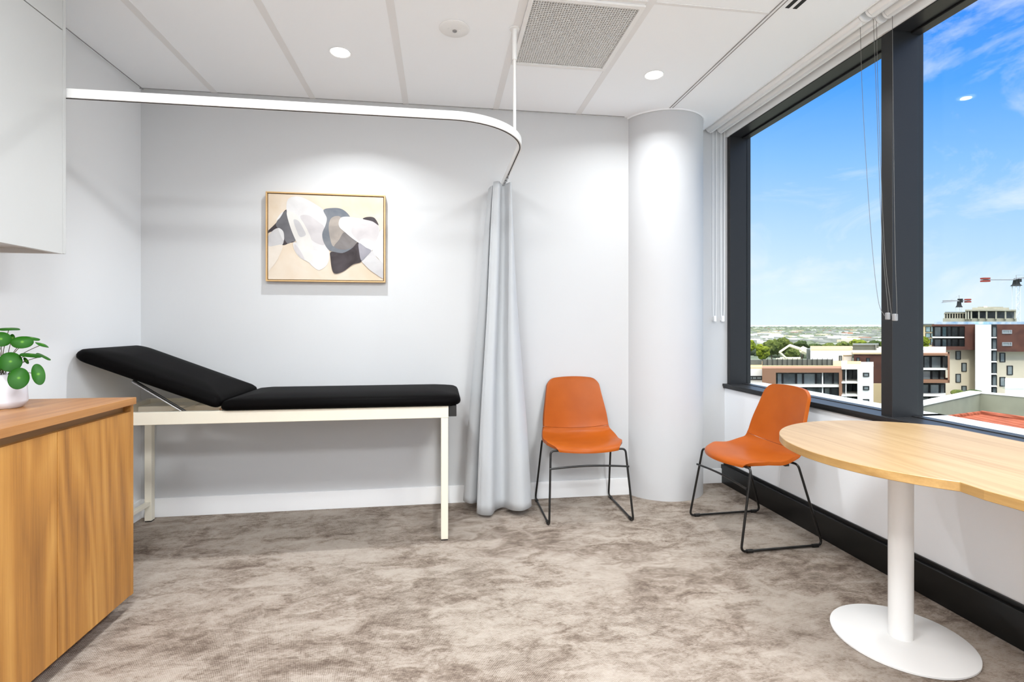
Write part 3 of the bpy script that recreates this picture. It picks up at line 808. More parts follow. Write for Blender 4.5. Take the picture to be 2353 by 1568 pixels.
# ------------------------------------------------------------------ outside: the town seen from an upper floor
GZ = -24.0
CR, CF = camr, camf
def Wp(u, d, z): return CR*u+CF*d+Vector((0, 0, z))
def UZ(px, py, d): return (px-1176.5)*d/fpx, 1.21-(py-748)*d/fpx
def Q(x, y): return 1670+x/6.03, 700+y/6.03
def K(x, y): return 2050+x/3.564, 560+y/3.564
MV = Matrix(((CR.x, CF.x, 0, 0), (CR.y, CF.y, 0, 0), (0, 0, 1, 0), (0, 0, 0, 1)))
def fac(mb, conv, x0, x1, y0, y1, d, thick, toground=False, mi=0):
    u0, z1 = UZ(*conv(x0, y0), d); u1, z0 = UZ(*conv(x1, y1), d)
    if toground: z0 = GZ
    q = (d+thick)/d                      # wedge-shaped plots: the blocks widen towards the back
    mb.prism([(u0, d), (u1, d), (u1*q, d+thick), (u0*q, d+thick)], z0, z1, MV, mi); return mb
def extm(name, c1, c2=None, sc=1.0, rough=.8):
    m = mat(name, c1, rough, spec=.25)
    if c2:
        k = N(m); k.l(k.ramp(k.noise(k.coord(), sc, 4, .6), [(.35, c1), (.65, c2)]), k.b.inputs['Base Color'])
    return m
X = {}
X['white'] = extm('render_white', (232, 232, 228)); X['cream'] = extm('render_cream', (222, 210, 188), (214, 202, 180), .3)
X['beige'] = extm('render_beige', (214, 194, 156)); X['brown'] = extm('brown_cladding', (98, 62, 50), (80, 50, 42), .9)
X['brownl'] = extm('brown_frame', (142, 106, 84)); X['tan'] = extm('roof_tan', (190, 162, 122), (176, 150, 112), .5)
X['conc'] = extm('raw_concrete', (176, 172, 156), (160, 156, 140), .4); X['grey'] = extm('grey_render_wall', (150, 150, 132), (138, 138, 122), .5)
X['win'] = extm('dark_window_glass', (118, 128, 130), (142, 150, 152), .5, .15); X['windk'] = extm('darker_window_glass', (70, 78, 80), (104, 112, 114), .8, .15)  # windk is the deeper grey of the two glass tones
X['teal'] = extm('teal_window_glass', (96, 124, 130), (150, 170, 172), .8, .15); X['fr'] = extm('dark_window_frame', (40, 42, 44))
X['scr'] = extm('grey_screen', (104, 108, 104), (92, 96, 92), .6); X['blue'] = extm('blue_membrane', (126, 160, 190), (186, 200, 210), .8)
X['steel'] = extm('crane_steel', (150, 152, 156)); X['red'] = extm('counterweight_red', (150, 66, 56)); X['lift'] = extm('boom_cream', (226, 220, 196))
X['tile'] = extm('terracotta_tiles', (158, 84, 60), (134, 68, 48), 1.2)
kk = N(X['tile']); wv_ = kk.n('ShaderNodeTexWave', bands_direction='X'); kk.l(kk.coord(), wv_.inputs['Vector']); wv_.inputs['Scale'].default_value = 1.1; kk.bump(wv_.outputs['Fac'], .9, .12)
ps = dict(smooth=False)
def bld(px, py, d, label, cat='building', group=None, name='apartment_building'):
    u, z = UZ(px, py, d); o = Wp(u, d, GZ); r = empty(name, o, label, cat, group); r['org'] = 0
    del r['org']; ORG[r.name] = tuple(o); return r
ORG = {}
def bp(mb, name, m, r, par=None): return mb.build(name, m, par or r, ORG[r.name])
def win(r, conv, x0, x1, y0, y1, d, m='windk', fr='fr', t=.35, bars=()):
    """one window: dark frame standing 6 cm proud of the facade, pane inside it"""
    u0, z1 = UZ(*conv(x0, y0), d); u1, z0 = UZ(*conv(x1, y1), d)
    w_ = min(.10, (u1-u0)*.12); f = MB(); a, b = d-.12, d+.02
    f.box(u0, u1, a, b, z0, z0+w_, MV).box(u0, u1, a, b, z1-w_, z1, MV).box(u0, u0+w_, a, b, z0+w_, z1-w_, MV).box(u1-w_, u1, a, b, z0+w_, z1-w_, MV)
    for q in bars:
        uu = u0+(u1-u0)*q; f.box(uu-w_*.4, uu+w_*.4, a, b, z0+w_, z1-w_, MV)
    o = bp(f, 'window', X[fr], r)
    bp(MB().box(u0+w_, u1-w_, d-.05, d+.01, z0+w_, z1-w_, MV), 'pane', X[m], r, o)

# --- low apartment block framed by the corner window
r = bld(1860, 870, 64, 'low apartment block with brown framed glazed bay and white corner wing below the skyline')
bp(fac(fac(MB(), Q, 230, 492, 893, 1500, 66, 12, True), Q, 1590, 1668, 868, 1500, 66, 12, True), 'side_wing', X['white'], r)
bp(fac(MB(), Q, 492, 1600, 905, 1500, 66, 12, True), 'main_wall', X['white'], r)
u0, z1 = UZ(*Q(480, 880), 66); u1, _ = UZ(*Q(1860, 880), 66)
bp(fac(MB(), Q, 230, 1860, 876, 905, 66.2, 12), 'roof', X['tan'], r)
f = MB()
fac(f, Q, 490, 1600, 885, 945, 62.5, 3.4); fac(f, Q, 490, 680, 945, 1420, 62.5, 3.4); fac(f, Q, 1555, 1600, 945, 1420, 62.5, 3.4)
bp(f, 'bay_frame', X['brownl'], r)
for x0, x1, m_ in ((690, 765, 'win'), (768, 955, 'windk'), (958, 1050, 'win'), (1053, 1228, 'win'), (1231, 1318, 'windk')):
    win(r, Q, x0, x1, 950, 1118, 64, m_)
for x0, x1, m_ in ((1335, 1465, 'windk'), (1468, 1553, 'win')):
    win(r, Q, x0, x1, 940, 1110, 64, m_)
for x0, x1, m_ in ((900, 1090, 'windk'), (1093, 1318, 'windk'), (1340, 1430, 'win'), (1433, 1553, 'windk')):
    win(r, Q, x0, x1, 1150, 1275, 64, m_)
bp(fac(MB(), Q, 690, 1560, 1116, 1146, 62.7, 1.6), 'balcony_slab', X['white'], r)
bp(fac(MB(), Q, 1318, 1336, 940, 1270, 63.0, .5), 'bay_column', X['white'], r)
# white corner wing with stacked balconies
bp(fac(MB(), Q, 1860, 2032, 862, 1500, 62.5, 8, True), 'corner_wing', X['white'], r)
bp(fac(fac(MB(), Q, 1590, 1862, 866, 900, 62.3, 4), Q, 1810, 1862, 898, 1500, 62.3, 4, True), 'loggia_frame', X['white'], r)
for y in (1072, 1252): bp(fac(MB(), Q, 1590, 1812, y, y+22, 62.4, 3.6), 'balcony_slab', X['white'], r)
bp(fac(MB(), Q, 1645, 1658, 900, 1420, 62.6, .4), 'loggia_column', X['white'], r)
for y0, y1 in ((902, 1066), (1098, 1248), (1276, 1400)):
    win(r, Q, 1668, 1808, y0, y1, 65.7, 'windk', bars=(.5,)); win(r, Q, 1592, 1645, y0, y1, 65.6, 'win')
for y in (945, 1130, 1312): win(r, Q, 1885, 1966, y, y+56, 62.5, 'win')
win(r, Q, 316, 486, 990, 1042, 66, 'win', bars=(.2, .55))
# rooftop screen
s = MB(); fac(s, Q, 492, 1472, 762, 868, 70, .25)
bp(s, 'rooftop_screen', X['scr'], r)
p_ = MB()
for i in range(15): fac(p_, Q, 495+i*69, 501+i*69, 748, 872, 69.8, .2)
bp(p_, 'screen_posts', X['fr'], r)
s = MB(); fac(s, Q, 240, 488, 768, 866, 71, .25); bp(s, 'rooftop_screen', X['scr'], r)

# --- taller white and brown block behind it
r = bld(1960, 830, 84, 'flat-roofed white and brown apartment block with rooftop plant, rising behind the low block')
bp(fac(MB(), Q, 1157, 1742, 640, 1500, 86, 16, True), 'white_wing', X['white'], r)
bp(fac(MB(), Q, 1160, 1738, 628, 641, 86.3, 15.5), 'roof', X['tan'], r)
bp(fac(MB(), Q, 1758, 2400, 690, 1092, 80, 22), 'brown_wing', X['brown'], r)
bp(fac(MB(), Q, 1742, 2400, 668, 690, 79.8, 22.4), 'parapet', X['beige'], r)
bp(fac(MB(), Q, 1758, 2400, 1092, 1500, 80, 22, True), 'lower_storeys', X['beige'], r)
win(r, Q, 1553, 1590, 710, 802, 86, 'win'); win(r, Q, 1795, 1836, 735, 850, 80, 'windk'); win(r, Q, 1930, 1978, 740, 850, 80, 'windk')
f = MB(); fac(f, Q, 1612, 1740, 698, 705, 85.8, .2); fac(f, Q, 1612, 1619, 698, 812, 85.8, .2); bp(f, 'recess_frame', X['cream'], r)
bp(fac(MB(), Q, 1478, 1740, 825, 850, 79, 7), 'terrace_edge', X['tan'], r)
bp(fac(MB(), Q, 1745, 2105, 556, 672, 88, 6), 'plant_screen', X['scr'], r)
bp(fac(fac(MB(), Q, 1750, 2070, 555, 558, 87.7, .2), Q, 2062, 2070, 556, 660, 87.7, .2), 'screen_rail', X['steel'], r)
bp(fac(MB(), Q, 2078, 2130, 610, 660, 82, 1.2), 'condenser', X['white'], r)
bp(fac(MB(), Q, 2132, 2160, 618, 660, 82, 1.0), 'condenser', X['white'], r)
bp(fac(MB(), Q, 1105, 1157, 620, 760, 92, 4), 'stair_shaft', X['scr'], r)

# --- boom lift above the low roof
r = bld(1810, 820, 108, 'cream articulated boom lift folded above the roof screen in front of the trees', 'boom lift', name='boom_lift')
def seg(pts, d, rad, m, nm, par=None):
    P = [Wp(UZ(*p, d)[0], d, UZ(*p, d)[1]) for p in pts]
    return MB().tube(P, rad, 6).build(nm, m, par or r, ORG[r.name], smooth=True)
seg([Q(820, 742), Q(730, 662)], 108, .22, X['lift'], 'lower_boom')
seg([Q(730, 662), Q(868, 568)], 108, .22, X['lift'], 'middle_boom')
seg([Q(868, 568), Q(1060, 632)], 108, .32, X['lift'], 'upper_boom')
seg([Q(1035, 622), Q(1102, 652)], 108, .75, X['lift'], 'basket')
bp(fac(MB(), Q, 740, 1025, 738, 752, 108, 2), 'turntable', X['lift'], r)
u, z = UZ(*Q(880, 750), 108); bp(MB().box(u-2, u+2, 108, 110, GZ, z, MV), 'chassis', X['lift'], r)

# --- right window: big brown and cream apartment block
r = bld(2290, 820, 78, 'large apartment block with dark brown upper floors, cream walls and a tall white stair tower')
bp(fac(MB(), K, 440, 1500, 870, 1300, 78, 24, True), 'cream_body', X['cream'], r)
bp(fac(fac(MB(), K, 595, 682, 662, 872, 76.5, 20), K, 325, 682, 845, 872, 76.4, 20), 'brown_bay', X['brown'], r)
bp(fac(MB(), K, 325, 600, 662, 678, 76.5, 20), 'bay_lintel', X['brown'], r)
bp(fac(MB(), K, 330, 596, 676, 846, 80, 14), 'bay_core', X['scr'], r)
bp(fac(MB(), K, 853, 1500, 662, 886, 76.5, 24), 'brown_wing', X['brown'], r)
bp(fac(MB(), K, 680, 812, 664, 1300, 75.5, 20, True), 'stair_tower', X['white'], r)
bp(fac(MB(), K, 812, 856, 664, 1300, 76.4, 18, True), 'tower_recess', X['fr'], r)
for y0, y1 in ((678, 766), (780, 866), (880, 965), (978, 1065), (1080, 1165), (1178, 1250)):
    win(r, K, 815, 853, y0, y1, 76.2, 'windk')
    bp(fac(MB(), K, 810, 856, y1, y1+9, 75.6, 1.0), 'floor_band', X['white'], r)
for x0, x1, m_ in ((340, 400, 'win'), (403, 445, 'teal'), (448, 480, 'windk'), (483, 538, 'windk'), (541, 592, 'win')):
    win(r, K, x0, x1, 680, 764, 78.6, m_); win(r, K, x0, x1, 780, 846, 78.6, m_)
bp(fac(MB(), K, 330, 590, 764, 774, 76.6, 2), 'balcony_slab', X['white'], r)
for x0, y0, x1, y1, d in ((518, 880, 558, 950, 78), (566, 977, 606, 1049, 78), (518, 1067, 558, 1138, 78), (566, 1165, 606, 1225, 78), (878, 895, 922, 971, 78), (937, 1000, 984, 1076, 78), (878, 1093, 922, 1169, 78)):
    win(r, K, x0, x1, y0, y1, d, 'win', t=.5)
for y in (708, 808): win(r, K, 898, 976, y, y+31, 76.5, 'win', 'steel', bars=(.7,))
bp(fac(MB(), K, 345, 1500, 640, 662, 77, 22), 'roof_edge', X['blue'], r)
# --- front bay block next to the mullion
r = bld(2140, 850, 64, 'small brown-framed block with two floors of curtained glazing beside the window mullion')
bp(fac(MB(), K, 150, 436, 876, 1300, 66, 10, True), 'body', X['scr'], r)
bp(fac(MB(), K, 150, 440, 872, 902, 65, 10), 'roof', X['white'], r)
f = MB(); fac(f, K, 150, 470, 900, 918, 63.5, 3); fac(f, K, 455, 472, 900, 1140, 63.5, 3); fac(f, K, 150, 472, 1120, 1142, 63.5, 3)
bp(f, 'bay_frame', X['brownl'], r)
for x0, x1, m_ in ((160, 250, 'win'), (253, 310, 'windk'), (313, 400, 'win'), (403, 452, 'win')):
    win(r, K, x0, x1, 922, 1022, 65, m_)
for x0, x1, m_ in ((160, 315, 'win'), (318, 380, 'windk'), (383, 428, 'win')):
    win(r, K, x0, x1, 1038, 1120, 65, m_)
bp(fac(MB(), K, 160, 456, 1022, 1036, 63.8, 1.4), 'balcony_slab', X['white'], r)
bp(fac(MB(), K, 160, 438, 1238, 1252, 63.8, 1.8), 'balcony_slab', X['white'], r)
bp(fac(MB(), K, 222, 234, 1142, 1400, 64, .3), 'post', X['white'], r)
for x0, x1, m_ in ((236, 300, 'windk'), (303, 385, 'win'), (388, 430, 'windk')):
    win(r, K, x0, x1, 1150, 1236, 65.5, m_); win(r, K, x0, x1, 1254, 1330, 65.5, m_)
# --- tower under construction
r = bld(2290, 760, 165, 'half-built concrete building with open bays beneath the construction cranes')
bp(fac(MB(), K, 425, 600, 566, 572, 165, 24), 'lower_roof_slab', X['conc'], r)
bp(fac(MB(), K, 598, 1015, 540, 552, 162, 30), 'upper_roof_slab', X['conc'], r)
bp(fac(MB(), K, 415, 1020, 612, 700, 163, 30, True), 'podium', X['conc'], r)
bp(fac(MB(), K, 432, 1005, 560, 640, 172, 18), 'core', X['windk'], r)
for x in (426, 446, 468, 490, 512, 532, 552, 575): bp(fac(MB(), K, x, x+9, 568, 618, 165.2, 2), 'pillar', X['conc'], r)
for x in (598, 618, 642, 704, 768, 845, 922, 1000): bp(fac(MB(), K, x, x+13, 548, 620, 162.3, 3), 'pillar', X['conc'], r)
bp(fac(fac(MB(), K, 655, 958, 524, 541, 168, 14), K, 700, 910, 518, 526, 170, 8), 'rooftop_plant', X['conc'], r)
bp(fac(MB(), K, 750, 780, 512, 526, 169, 2), 'hoist', X['lift'], r)
# --- far office building with teal glass
r = bld(2120, 790, 150, 'distant beige office block with teal glass, partly hidden by the mullion')
bp(fac(MB(), K, 140, 345, 668, 860, 150, 20, True), 'body', X['beige'], r)
bp(fac(MB(), K, 140, 348, 658, 669, 149.5, 21), 'roof', X['scr'], r)
for x0, x1 in ((272, 312), (316, 343)):
    for y0, y1 in ((680, 725), (733, 770), (778, 830)): win(r, K, x0, x1, y0, y1, 150, 'teal')
win(r, K, 180, 226, 690, 735, 150, 'teal')
# --- near grey parapet walls, terrace and tiled roof
u0 = UZ(2060, 0, 35.6)[0]; uc = UZ(2252, 0, 45)[0]; u1 = UZ(2520, 0, 39)[0]
zt = 1.21-153.8*45/1170
def Pl(u, d): q = CR*u+CF*d; return (q.x, q.y)
gw = empty('grey_parapet_building', Wp(uc, 45, GZ), 'grey rendered building with angled parapet walls in front of the cream block', 'building')
ORG[gw.name] = tuple(Wp(uc, 45, GZ))
poly = [(u0, 35.6), (uc, 45), (u1, 39), (u1, 39.6), (uc, 45.9), (u0-.2, 36.3)]
MB().prism([Pl(*p) for p in poly], GZ, zt-.10).build('wall', X['grey'], gw, ORG[gw.name])
poly2 = [(u0, 35.5), (uc, 44.9), (u1, 38.9), (u1, 39.7), (uc, 46.0), (u0-.2, 36.4)]
MB().prism([Pl(*p) for p in poly2], zt-.10, zt+.02).build('coping', X['white'], gw, ORG[gw.name])
MB().prism([Pl(u0, 35.6), Pl(u1, 30), Pl(u1, 39), Pl(uc, 45)], zt-5.2, zt-4.9).build('lower_roof', X['scr'], gw, ORG[gw.name])
r = bld(2330, 890, 52, 'white walled roof terrace with glass balustrade behind the grey parapet', 'roof terrace', name='roof_terrace')
bp(fac(MB(), K, 925, 1500, 1188, 1300, 52, 10, True), 'terrace_wall', X['white'], r)
M['balu'] = glass('balustrade_glass', (.86, .9, .88, 1), .08)
bp(fac(MB(), K, 905, 1500, 1130, 1190, 51.9, .05), 'balustrade', M['balu'], r)
bp(fac(MB(), K, 950, 1000, 1184, 1212, 52.8, 1.5), 'planter_box', X['beige'], r)
# terracotta roof
th = empty('tiled_roof_house', Wp(31, 29, GZ), 'house with terracotta tiled hip roof below the window over the table', 'house')
ORG[th.name] = tuple(Wp(31, 29, GZ))
dr, de = 31.0, 25.0
TZ, EZ = -4.14, -5.4
v = [Wp(23.2, 33, EZ), Wp(26, 20.5, EZ), Wp(37, 20.5, EZ), Wp(34.5, 33.5, EZ), Wp(28.6, 31, TZ), Wp(31.2, 22.5, TZ)]
mb = MB(); vv = [mb.bm.verts.new(p) for p in v]
for f_ in ((0, 1, 5, 4), (1, 2, 5), (2, 3, 4, 5), (3, 0, 4), (3, 2, 1, 0)): mb.bm.faces.new([vv[i] for i in f_])
mb.build('roof', X['tile'], th, ORG[th.name])
MB().prism([(24.2, 32), (26.8, 21.4), (36.2, 21.4), (34, 32.5)], GZ, EZ-.05, MV).build('walls', X['cream'], th, ORG[th.name])
MB().tube([v[4], v[5]], .16, 8).tube([v[4], v[0]], .14, 8).build('ridge_cap', X['tile'], th, ORG[th.name], smooth=True)
# --- cranes
def crane(px, ptop, d, label, jib, cw, cab, sc=1.0):
    """jib and counter jib as three-chord lattices on a square lattice mast"""
    r = bld(px, ptop, d, label, 'crane', 'tower cranes above the half-built building', 'tower_crane')
    u, z = UZ(px, ptop, d); m_ = MB(); w_ = .9*sc; t_ = .13*sc
    for a in (-w_, w_):
        for b in (-w_, w_): m_.box(u+a-t_, u+a+t_, d+b-t_, d+b+t_, GZ, z, MV)
    zz = z-.5; sg = 1
    while zz > z-46*sc:
        m_.tube([Wp(u-w_*sg, d-w_, zz), Wp(u+w_*sg, d-w_, zz-2.2*sc)], t_*.6, 4); m_.box(u-w_, u+w_, d-w_-t_*.5, d-w_+t_*.5, zz-t_*.5, zz+t_*.5, MV)
        zz -= 2.2*sc; sg = -sg
    bp(m_, 'mast', X['steelw'], r)
    j0, j1, jz0, jz1 = jib
    ua, za = UZ(j0, jz0, d); ub, zb = UZ(j1, jz1, d)
    j = MB(); n_ = 22
    A1, B1 = Wp(ua, d-.6*sc, za), Wp(ub, d-.6*sc, zb); A2, B2 = Wp(ua, d+.6*sc, za), Wp(ub, d+.6*sc, zb); up = Vector((0, 0, 1.1*sc)); A3, B3 = Wp(ua, d, za)+up*.4, Wp(ub, d, zb)+up
    for a, b in ((A1, B1), (A2, B2), (A3, B3)): j.tube([a, b], t_*.9, 4)
    for i in range(n_):
        t0, t1, t2 = i/n_, (i+.5)/n_, (i+1)/n_
        j.tube([A1.lerp(B1, t0), A3.lerp(B3, t1), A1.lerp(B1, t2)], t_*.5, 4); j.tube([A2.lerp(B2, t0), A3.lerp(B3, t1)], t_*.5, 4)
    bp(j, 'jib', X['steel'], r)
    c0, c1, cz0, cz1 = cw
    u0_, z1_ = UZ(c0, cz0, d); u1_, z0_ = UZ(c1, cz1, d); zm = (z0_+z1_)/2
    q = MB().box(min(u0_, u), max(u1_, u), d-.5*sc, d+.5*sc, zm-.15*sc, zm+.15*sc, MV); bp(q, 'counter_jib', X['steel'], r)
    bp(MB().box(u0_, u1_, d-.9*sc, d+.9*sc, zm+.25*sc, z1_, MV), 'counterweight', X['red'], r)
    bp(MB().box(u0_, u1_, d-.9*sc, d+.9*sc, z0_, zm-.25*sc, MV), 'counterweight', X['red'], r)
    c0, c1, cz0, cz1 = cab
    u0_, z1_ = UZ(c0, cz0, d); u1_, z0_ = UZ(c1, cz1, d); um = (u0_+u1_)/2
    bp(MB().loft([[Wp(a, b, zq) for a, b in ((um-h, d-h), (um+h, d-h), (um+h, d+h), (um-h, d+h))] for h, zq in (((u1_-u0_)*.5, z0_), ((u1_-u0_)*.32, z0_+(z1_-z0_)*.25), ((u1_-u0_)*.22, z1_))]), 'slewing_unit', X['fr'], r)
    bp(MB().box(um+(u1_-u0_)*.05, u1_, d-1.1*sc, d-.2*sc, z0_+(z1_-z0_)*.55, z1_, MV), 'operator_cab', X['fr'], r)
    bp(MB().tube([Wp(um, d, z1_-.3), Wp(um, d, z1_+1.8*sc)], t_*1.2, 4).tube([Wp(um, d, z1_+1.8*sc), (B3+A3)/2], t_*.4, 4), 'mast_head', X['steel'], r)
    return r
X['steelw'] = extm('crane_mast_white', (214, 218, 222))
kx = lambda x: 2050+x/3.564
ky = lambda y: 560+y/3.564
crane(kx(1015), ky(345), 230, 'larger tower crane, its jib level and running out of view', (kx(1000), kx(1420), ky(292), ky(262)), (kx(735), kx(790), ky(280), ky(314)), (kx(990), kx(1042), ky(290), ky(347)), 1.0)
crane(kx(547), ky(522), 330, 'smaller tower crane far off with a short counterweight', (kx(545), kx(412), ky(470), ky(484)), (kx(603), kx(636), ky(453), ky(483)), (kx(532), kx(565), ky(452), ky(522)), 1.25)

# --- trees
def leafy(name, c1, c2, c3):
    m = mat(name, c1, .8, spec=.15); k = N(m)
    nz = k.noise(k.coord(), .8, 6, .72)
    k.l(k.ramp(nz, [(.34, c1), (.52, c2), (.68, c3)]), k.b.inputs['Base Color']); k.bump(k.noise(k.coord(), 1.6, 5, .8), 1.0, .8); return m
TM = [leafy('foliage_bright', (70, 92, 24), (128, 142, 40), (176, 184, 62)), leafy('foliage_olive', (62, 80, 34), (100, 114, 52), (138, 146, 72)), leafy('foliage_deep', (44, 60, 32), (70, 88, 44), (98, 112, 58))]
M['bark'] = mat('bark', (92, 76, 60), .9)
def tree(px, py, d, hw, hh, mi, label, seed, grp='trees around the apartment blocks', nm='tree'):
    """crown centre pixel, half width and half height in pixels"""
    rnd = random.Random(seed); u, z = UZ(px, py, d); s = d/fpx; rw, rh = hw*s, hh*s
    o = Wp(u, d, GZ); r = empty(nm, o, label, 'tree', grp)
    mb = MB(); base = bmesh.new(); bmesh.ops.create_icosphere(base, subdivisions=4, radius=1)
    bv = [v.co.copy() for v in base.verts]; bf = [[v.index for v in f.verts] for f in base.faces]; base.free()
    for i in range(9):
        a = rnd.uniform(0, 2*PI); q = rnd.uniform(.25, .62) if i else 0
        c_ = Vector((q*rw*math.cos(a), q*rw*math.sin(a), rnd.uniform(-.35, .35)*rh)); k_ = rnd.uniform(.42, .6) if i else .72
        vs = []
        for p in bv:
            w_ = Vector((p.x*rw, p.y*rw, p.z*rh))*k_+c_
            n_ = noise.fractal(w_*(.9)+Vector((seed*7.1, i*3.3, 0)), 1.0, 2.2, 5)*.28+noise.noise(w_*2.6+Vector((i, seed, 0)))*.10
            vs.append(mb.bm.verts.new(Wp(u, d, z)+w_+p*n_*min(rw, rh)*1.1))
        for f_ in bf: mb.bm.faces.new([vs[j] for j in f_])
    mb.build('crown', TM[mi], r, tuple(o), smooth=True).modifiers.clear()
    MB().tube([Wp(u, d, GZ), Wp(u+.2, d, z-rh*.5)], [rw*.10, rw*.05], 8).build('trunk', M['bark'], r, tuple(o), smooth=True)
TL = [
    (1716, 796, 160, 18, 16, 0, 'bright yellow-green tree at the edge of the corner window beyond the low roof'),
    (1752, 808, 138, 16, 18, 0, 'bright green tree beside the low roof screen, next to the window jamb'),
    (1772, 800, 190, 20, 20, 1, 'olive tree behind the folded boom lift, at its bent elbow'),
    (1800, 795, 200, 22, 18, 1, 'tall olive tree directly above the boom lift'),
    (1822, 812, 180, 18, 14, 1, 'rounded olive tree framed by the boom lift arms'),
    (1842, 798, 210, 16, 14, 2, 'dark tree between the boom lift basket and the white block'),
    (1874, 797, 230, 16, 9, 2, 'low dark tree just above the white block roof'),
    (1905, 798, 235, 18, 9, 1, 'low wide tree above the middle of the white block roof'),
    (1938, 795, 240, 18, 10, 1, 'low tree above the white block roof near the plant screen'),
    (1974, 790, 240, 20, 10, 0, 'yellow-green tree above the rooftop plant screen'),
    (2008, 792, 250, 14, 10, 2, 'small tree beyond the condensers on the roof'),
    (2034, 786, 150, 9, 16, 0, 'bright tree touching the black mullion'),
    (2117, 790, 120, 14, 18, 0, 'bright green tree seen just past the mullion in front of the office block'),
    (2143, 803, 92, 17, 9, 1, 'low tree between the brown-framed block and the large block'),
    (2200, 905, 50, 17, 9, 1, 'dense bush behind the grey parapet, closer to the brown-framed block'),
    (2238, 903, 51, 22, 8, 2, 'dense bush behind the grey parapet under the stair tower'),
]
for i, a in enumerate(TL): tree(*a, seed=i+3)
# --- ground, distant suburb
gm = mat('distant_land', (92, 104, 74), .95, spec=.05); k = N(gm)
k.l(k.ramp(k.noise(k.coord((.01, .01, .01)), 1.4, 8, .7), [(.35, (78, 86, 74)), (.55, (98, 106, 92)), (.72, (124, 128, 112))]), k.b.inputs['Base Color'])  # greens greyed so the land colour carries distance haze
gd = MB(); gd.box(-200, 9000, 12, 9000, GZ-1, GZ-.05, MV); st(gd.build('ground', gm))
hm = mat('far_hills', (146, 152, 156), .95, spec=.05)  # aerial haze put into the pale blue-grey base colour
h = MB(); rings = []
for d_, hz in ((7800, GZ), (8000, 1.21-1.5*8000/1170), (8500, 1.21+1.0*8500/1170), (8900, GZ)):
    rings.append([Wp(u_, d_, hz+(8*noise.noise(Vector((u_*.0012, d_*.001, 0))) if hz > GZ else 0)) for u_ in range(1500, 10000, 120)])
h.loft(rings, False, False); st(h.build('hills', hm, smooth=True))
hs = MB(); rnd = random.Random(5)
HM = [extm('house_white', (226, 226, 220)), extm('house_grey', (156, 158, 152)), extm('house_terracotta', (172, 120, 98)), extm('house_cream', (206, 196, 170))]
for i in range(1150):
    d_ = 480*math.exp(rnd.random()**.8*2.1); u_ = (rnd.uniform(1700, 2170)-1176.5)*d_/fpx
    w_ = rnd.uniform(3, 8)*(1+d_/3000); t_ = rnd.uniform(4, 9); z_ = GZ+rnd.uniform(5, 11)
    mi = rnd.choice((0, 0, 1, 1, 1, 1, 3, 2 if i % 4 == 0 else 1))
    hs.box(u_-w_, u_+w_, d_, d_+t_*2, GZ, z_, MV, mi)
tag(hs.build('suburb_houses', HM), 'pale roofs and houses of the far suburb spread to the horizon', 'houses', kind='stuff')
cn_ = MB(); base = bmesh.new(); bmesh.ops.create_icosphere(base, subdivisions=1, radius=1)
bv = [v.co.copy() for v in base.verts]; bf = [[v.index for v in f.verts] for f in base.faces]; base.free()
for i in range(4600):
    d_ = 385*math.exp(rnd.random()**.7*2.5); u_ = (rnd.uniform(1695, 2180)-1176.5)*d_/fpx; s_ = rnd.uniform(3, 7)*(1+d_/2500)
    c_ = Wp(u_, d_, GZ+rnd.uniform(0, 4)); mi = rnd.choice((0, 1, 1)); vs = [cn_.bm.verts.new(c_+Vector((p.x*s_*1.5, p.y*s_, p.z*s_*.75))*rnd.uniform(.8, 1.2)) for p in bv]
    for f_ in bf: cn_.bm.faces.new([vs[j] for j in f_]).material_index = mi
dm = [extm('canopy_dark', (66, 76, 60), (84, 94, 74), .02), extm('canopy_mid', (88, 98, 78), (104, 112, 90), .02)]  # muted greens, distance haze mixed into the canopy colour
tag(cn_.build('suburb_trees', dm, smooth=True), 'far green tree canopy between the suburb houses', 'trees', kind='stuff').modifiers.clear()
# ------------------------------------------------------------------ world, sun, camera
w = bpy.data.worlds.new('sky'); scene.world = w; w.use_nodes = True; t = w.node_tree; t.nodes.clear()
class W(N):
    def __init__(s, tr): s.t = tr; s.b = None
k = W(t)
tc = k.n('ShaderNodeTexCoord'); sp = k.n('ShaderNodeSeparateXYZ'); k.l(tc.outputs['Generated'], sp.inputs[0])
z = sp.outputs['Z']
azz = k.math('ADD', z, k.math('MULTIPLY', k.math('SUBTRACT', sp.outputs['X'], .55), .22))
base = k.ramp(azz, [(0.0, (226, 239, 254)), (.07, (214, 233, 254)), (.16, (184, 216, 254)), (.28, (136, 190, 254)), (.38, (82, 160, 250)), (.50, (45, 130, 242))])
mp_ = k.n('ShaderNodeMapping'); k.l(tc.outputs['Generated'], mp_.inputs['Vector']); mp_.inputs['Scale'].default_value = (1, 1, 2.0); mp_.inputs['Location'].default_value = (.35, .1, .2)
cn = k.noise(mp_.outputs['Vector'], 4.2, 8, .62, .9)
big = k.noise(mp_.outputs['Vector'], 1.6, 2, .5, 0)
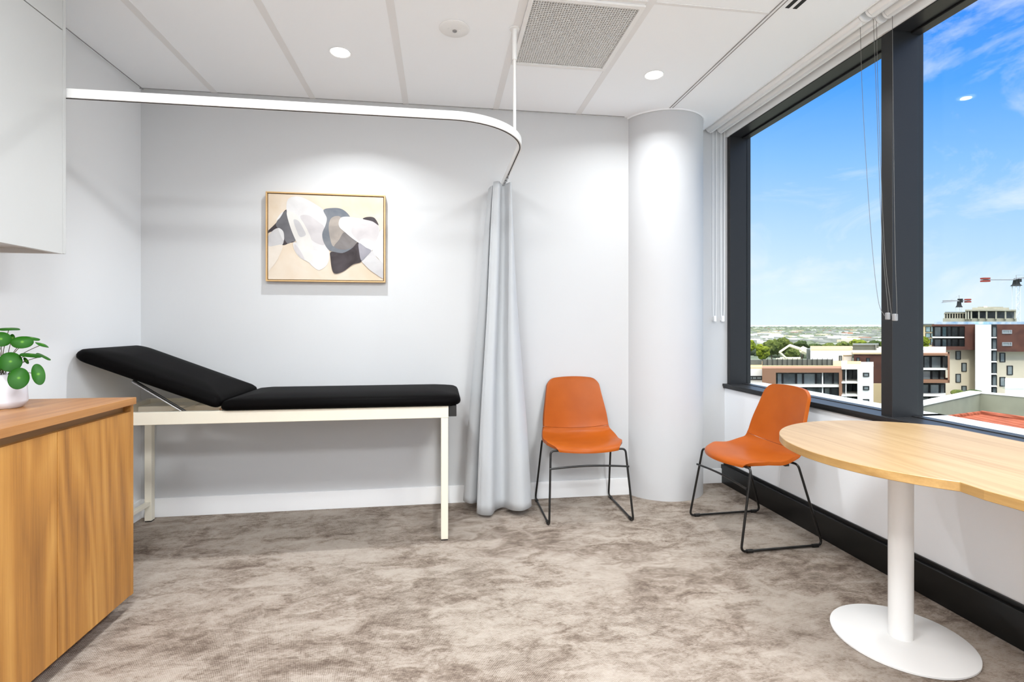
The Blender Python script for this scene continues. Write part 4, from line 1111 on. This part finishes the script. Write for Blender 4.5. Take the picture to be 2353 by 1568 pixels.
cl = k.math('ADD', k.math('MULTIPLY', cn, .65), k.math('MULTIPLY', big, .35))
clf = k.ramp(cl, [(0.47, (0, 0, 0, 1)), (.64, (.75, .75, .75, 1))])
skyc = k.mix(clf, base, (238, 242, 255))
# overhead sky out of view, brightened and whitened to add daylight indoors
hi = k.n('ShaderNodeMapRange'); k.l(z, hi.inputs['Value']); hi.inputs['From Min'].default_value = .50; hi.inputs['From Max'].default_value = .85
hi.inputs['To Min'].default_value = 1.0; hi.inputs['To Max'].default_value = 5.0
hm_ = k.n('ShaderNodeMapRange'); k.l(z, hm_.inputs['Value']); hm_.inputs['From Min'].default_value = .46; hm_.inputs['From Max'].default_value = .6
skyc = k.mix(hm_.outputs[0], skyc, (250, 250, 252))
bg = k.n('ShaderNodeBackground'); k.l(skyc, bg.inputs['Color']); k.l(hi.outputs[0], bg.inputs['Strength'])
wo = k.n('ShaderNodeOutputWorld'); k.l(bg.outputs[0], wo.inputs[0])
w.cycles.sampling_method = 'AUTOMATIC'

S = bpy.data.lights.new('sun', 'SUN'); S.energy = 1.5; S.angle = R(6); S.color = (1, .97, .92)
so = bpy.data.objects.new('sun', S); C.objects.link(so)
so.rotation_euler = Vector((.45, .62, -.64)).to_track_quat('-Z', 'Y').to_euler()

cam = bpy.data.cameras.new('camera'); co = bpy.data.objects.new('camera', cam); C.objects.link(co)
cam.sensor_width = 36; cam.lens = 1170/2353*36; cam.shift_y = -(784-748)/2353; cam.clip_start = .05; cam.clip_end = 20000
co.location = (0, 0, 1.21); co.rotation_euler = (R(90), 0, R(-8)); scene.camera = co
vs = scene.view_settings
scene.display_settings.display_device = 'sRGB'
vs.view_transform = 'Standard'; vs.look = 'None'; vs.gamma = 1; vs.use_curve_mapping = False; vs.exposure = 0.23
scene.cycles.max_bounces = 10; scene.cycles.diffuse_bounces = 8; scene.cycles.glossy_bounces = 4; scene.cycles.transparent_max_bounces = 16
scene.cycles.sample_clamp_indirect = 6; scene.cycles.caustics_reflective = False; scene.cycles.caustics_refractive = False
scene.cycles.use_denoising = True
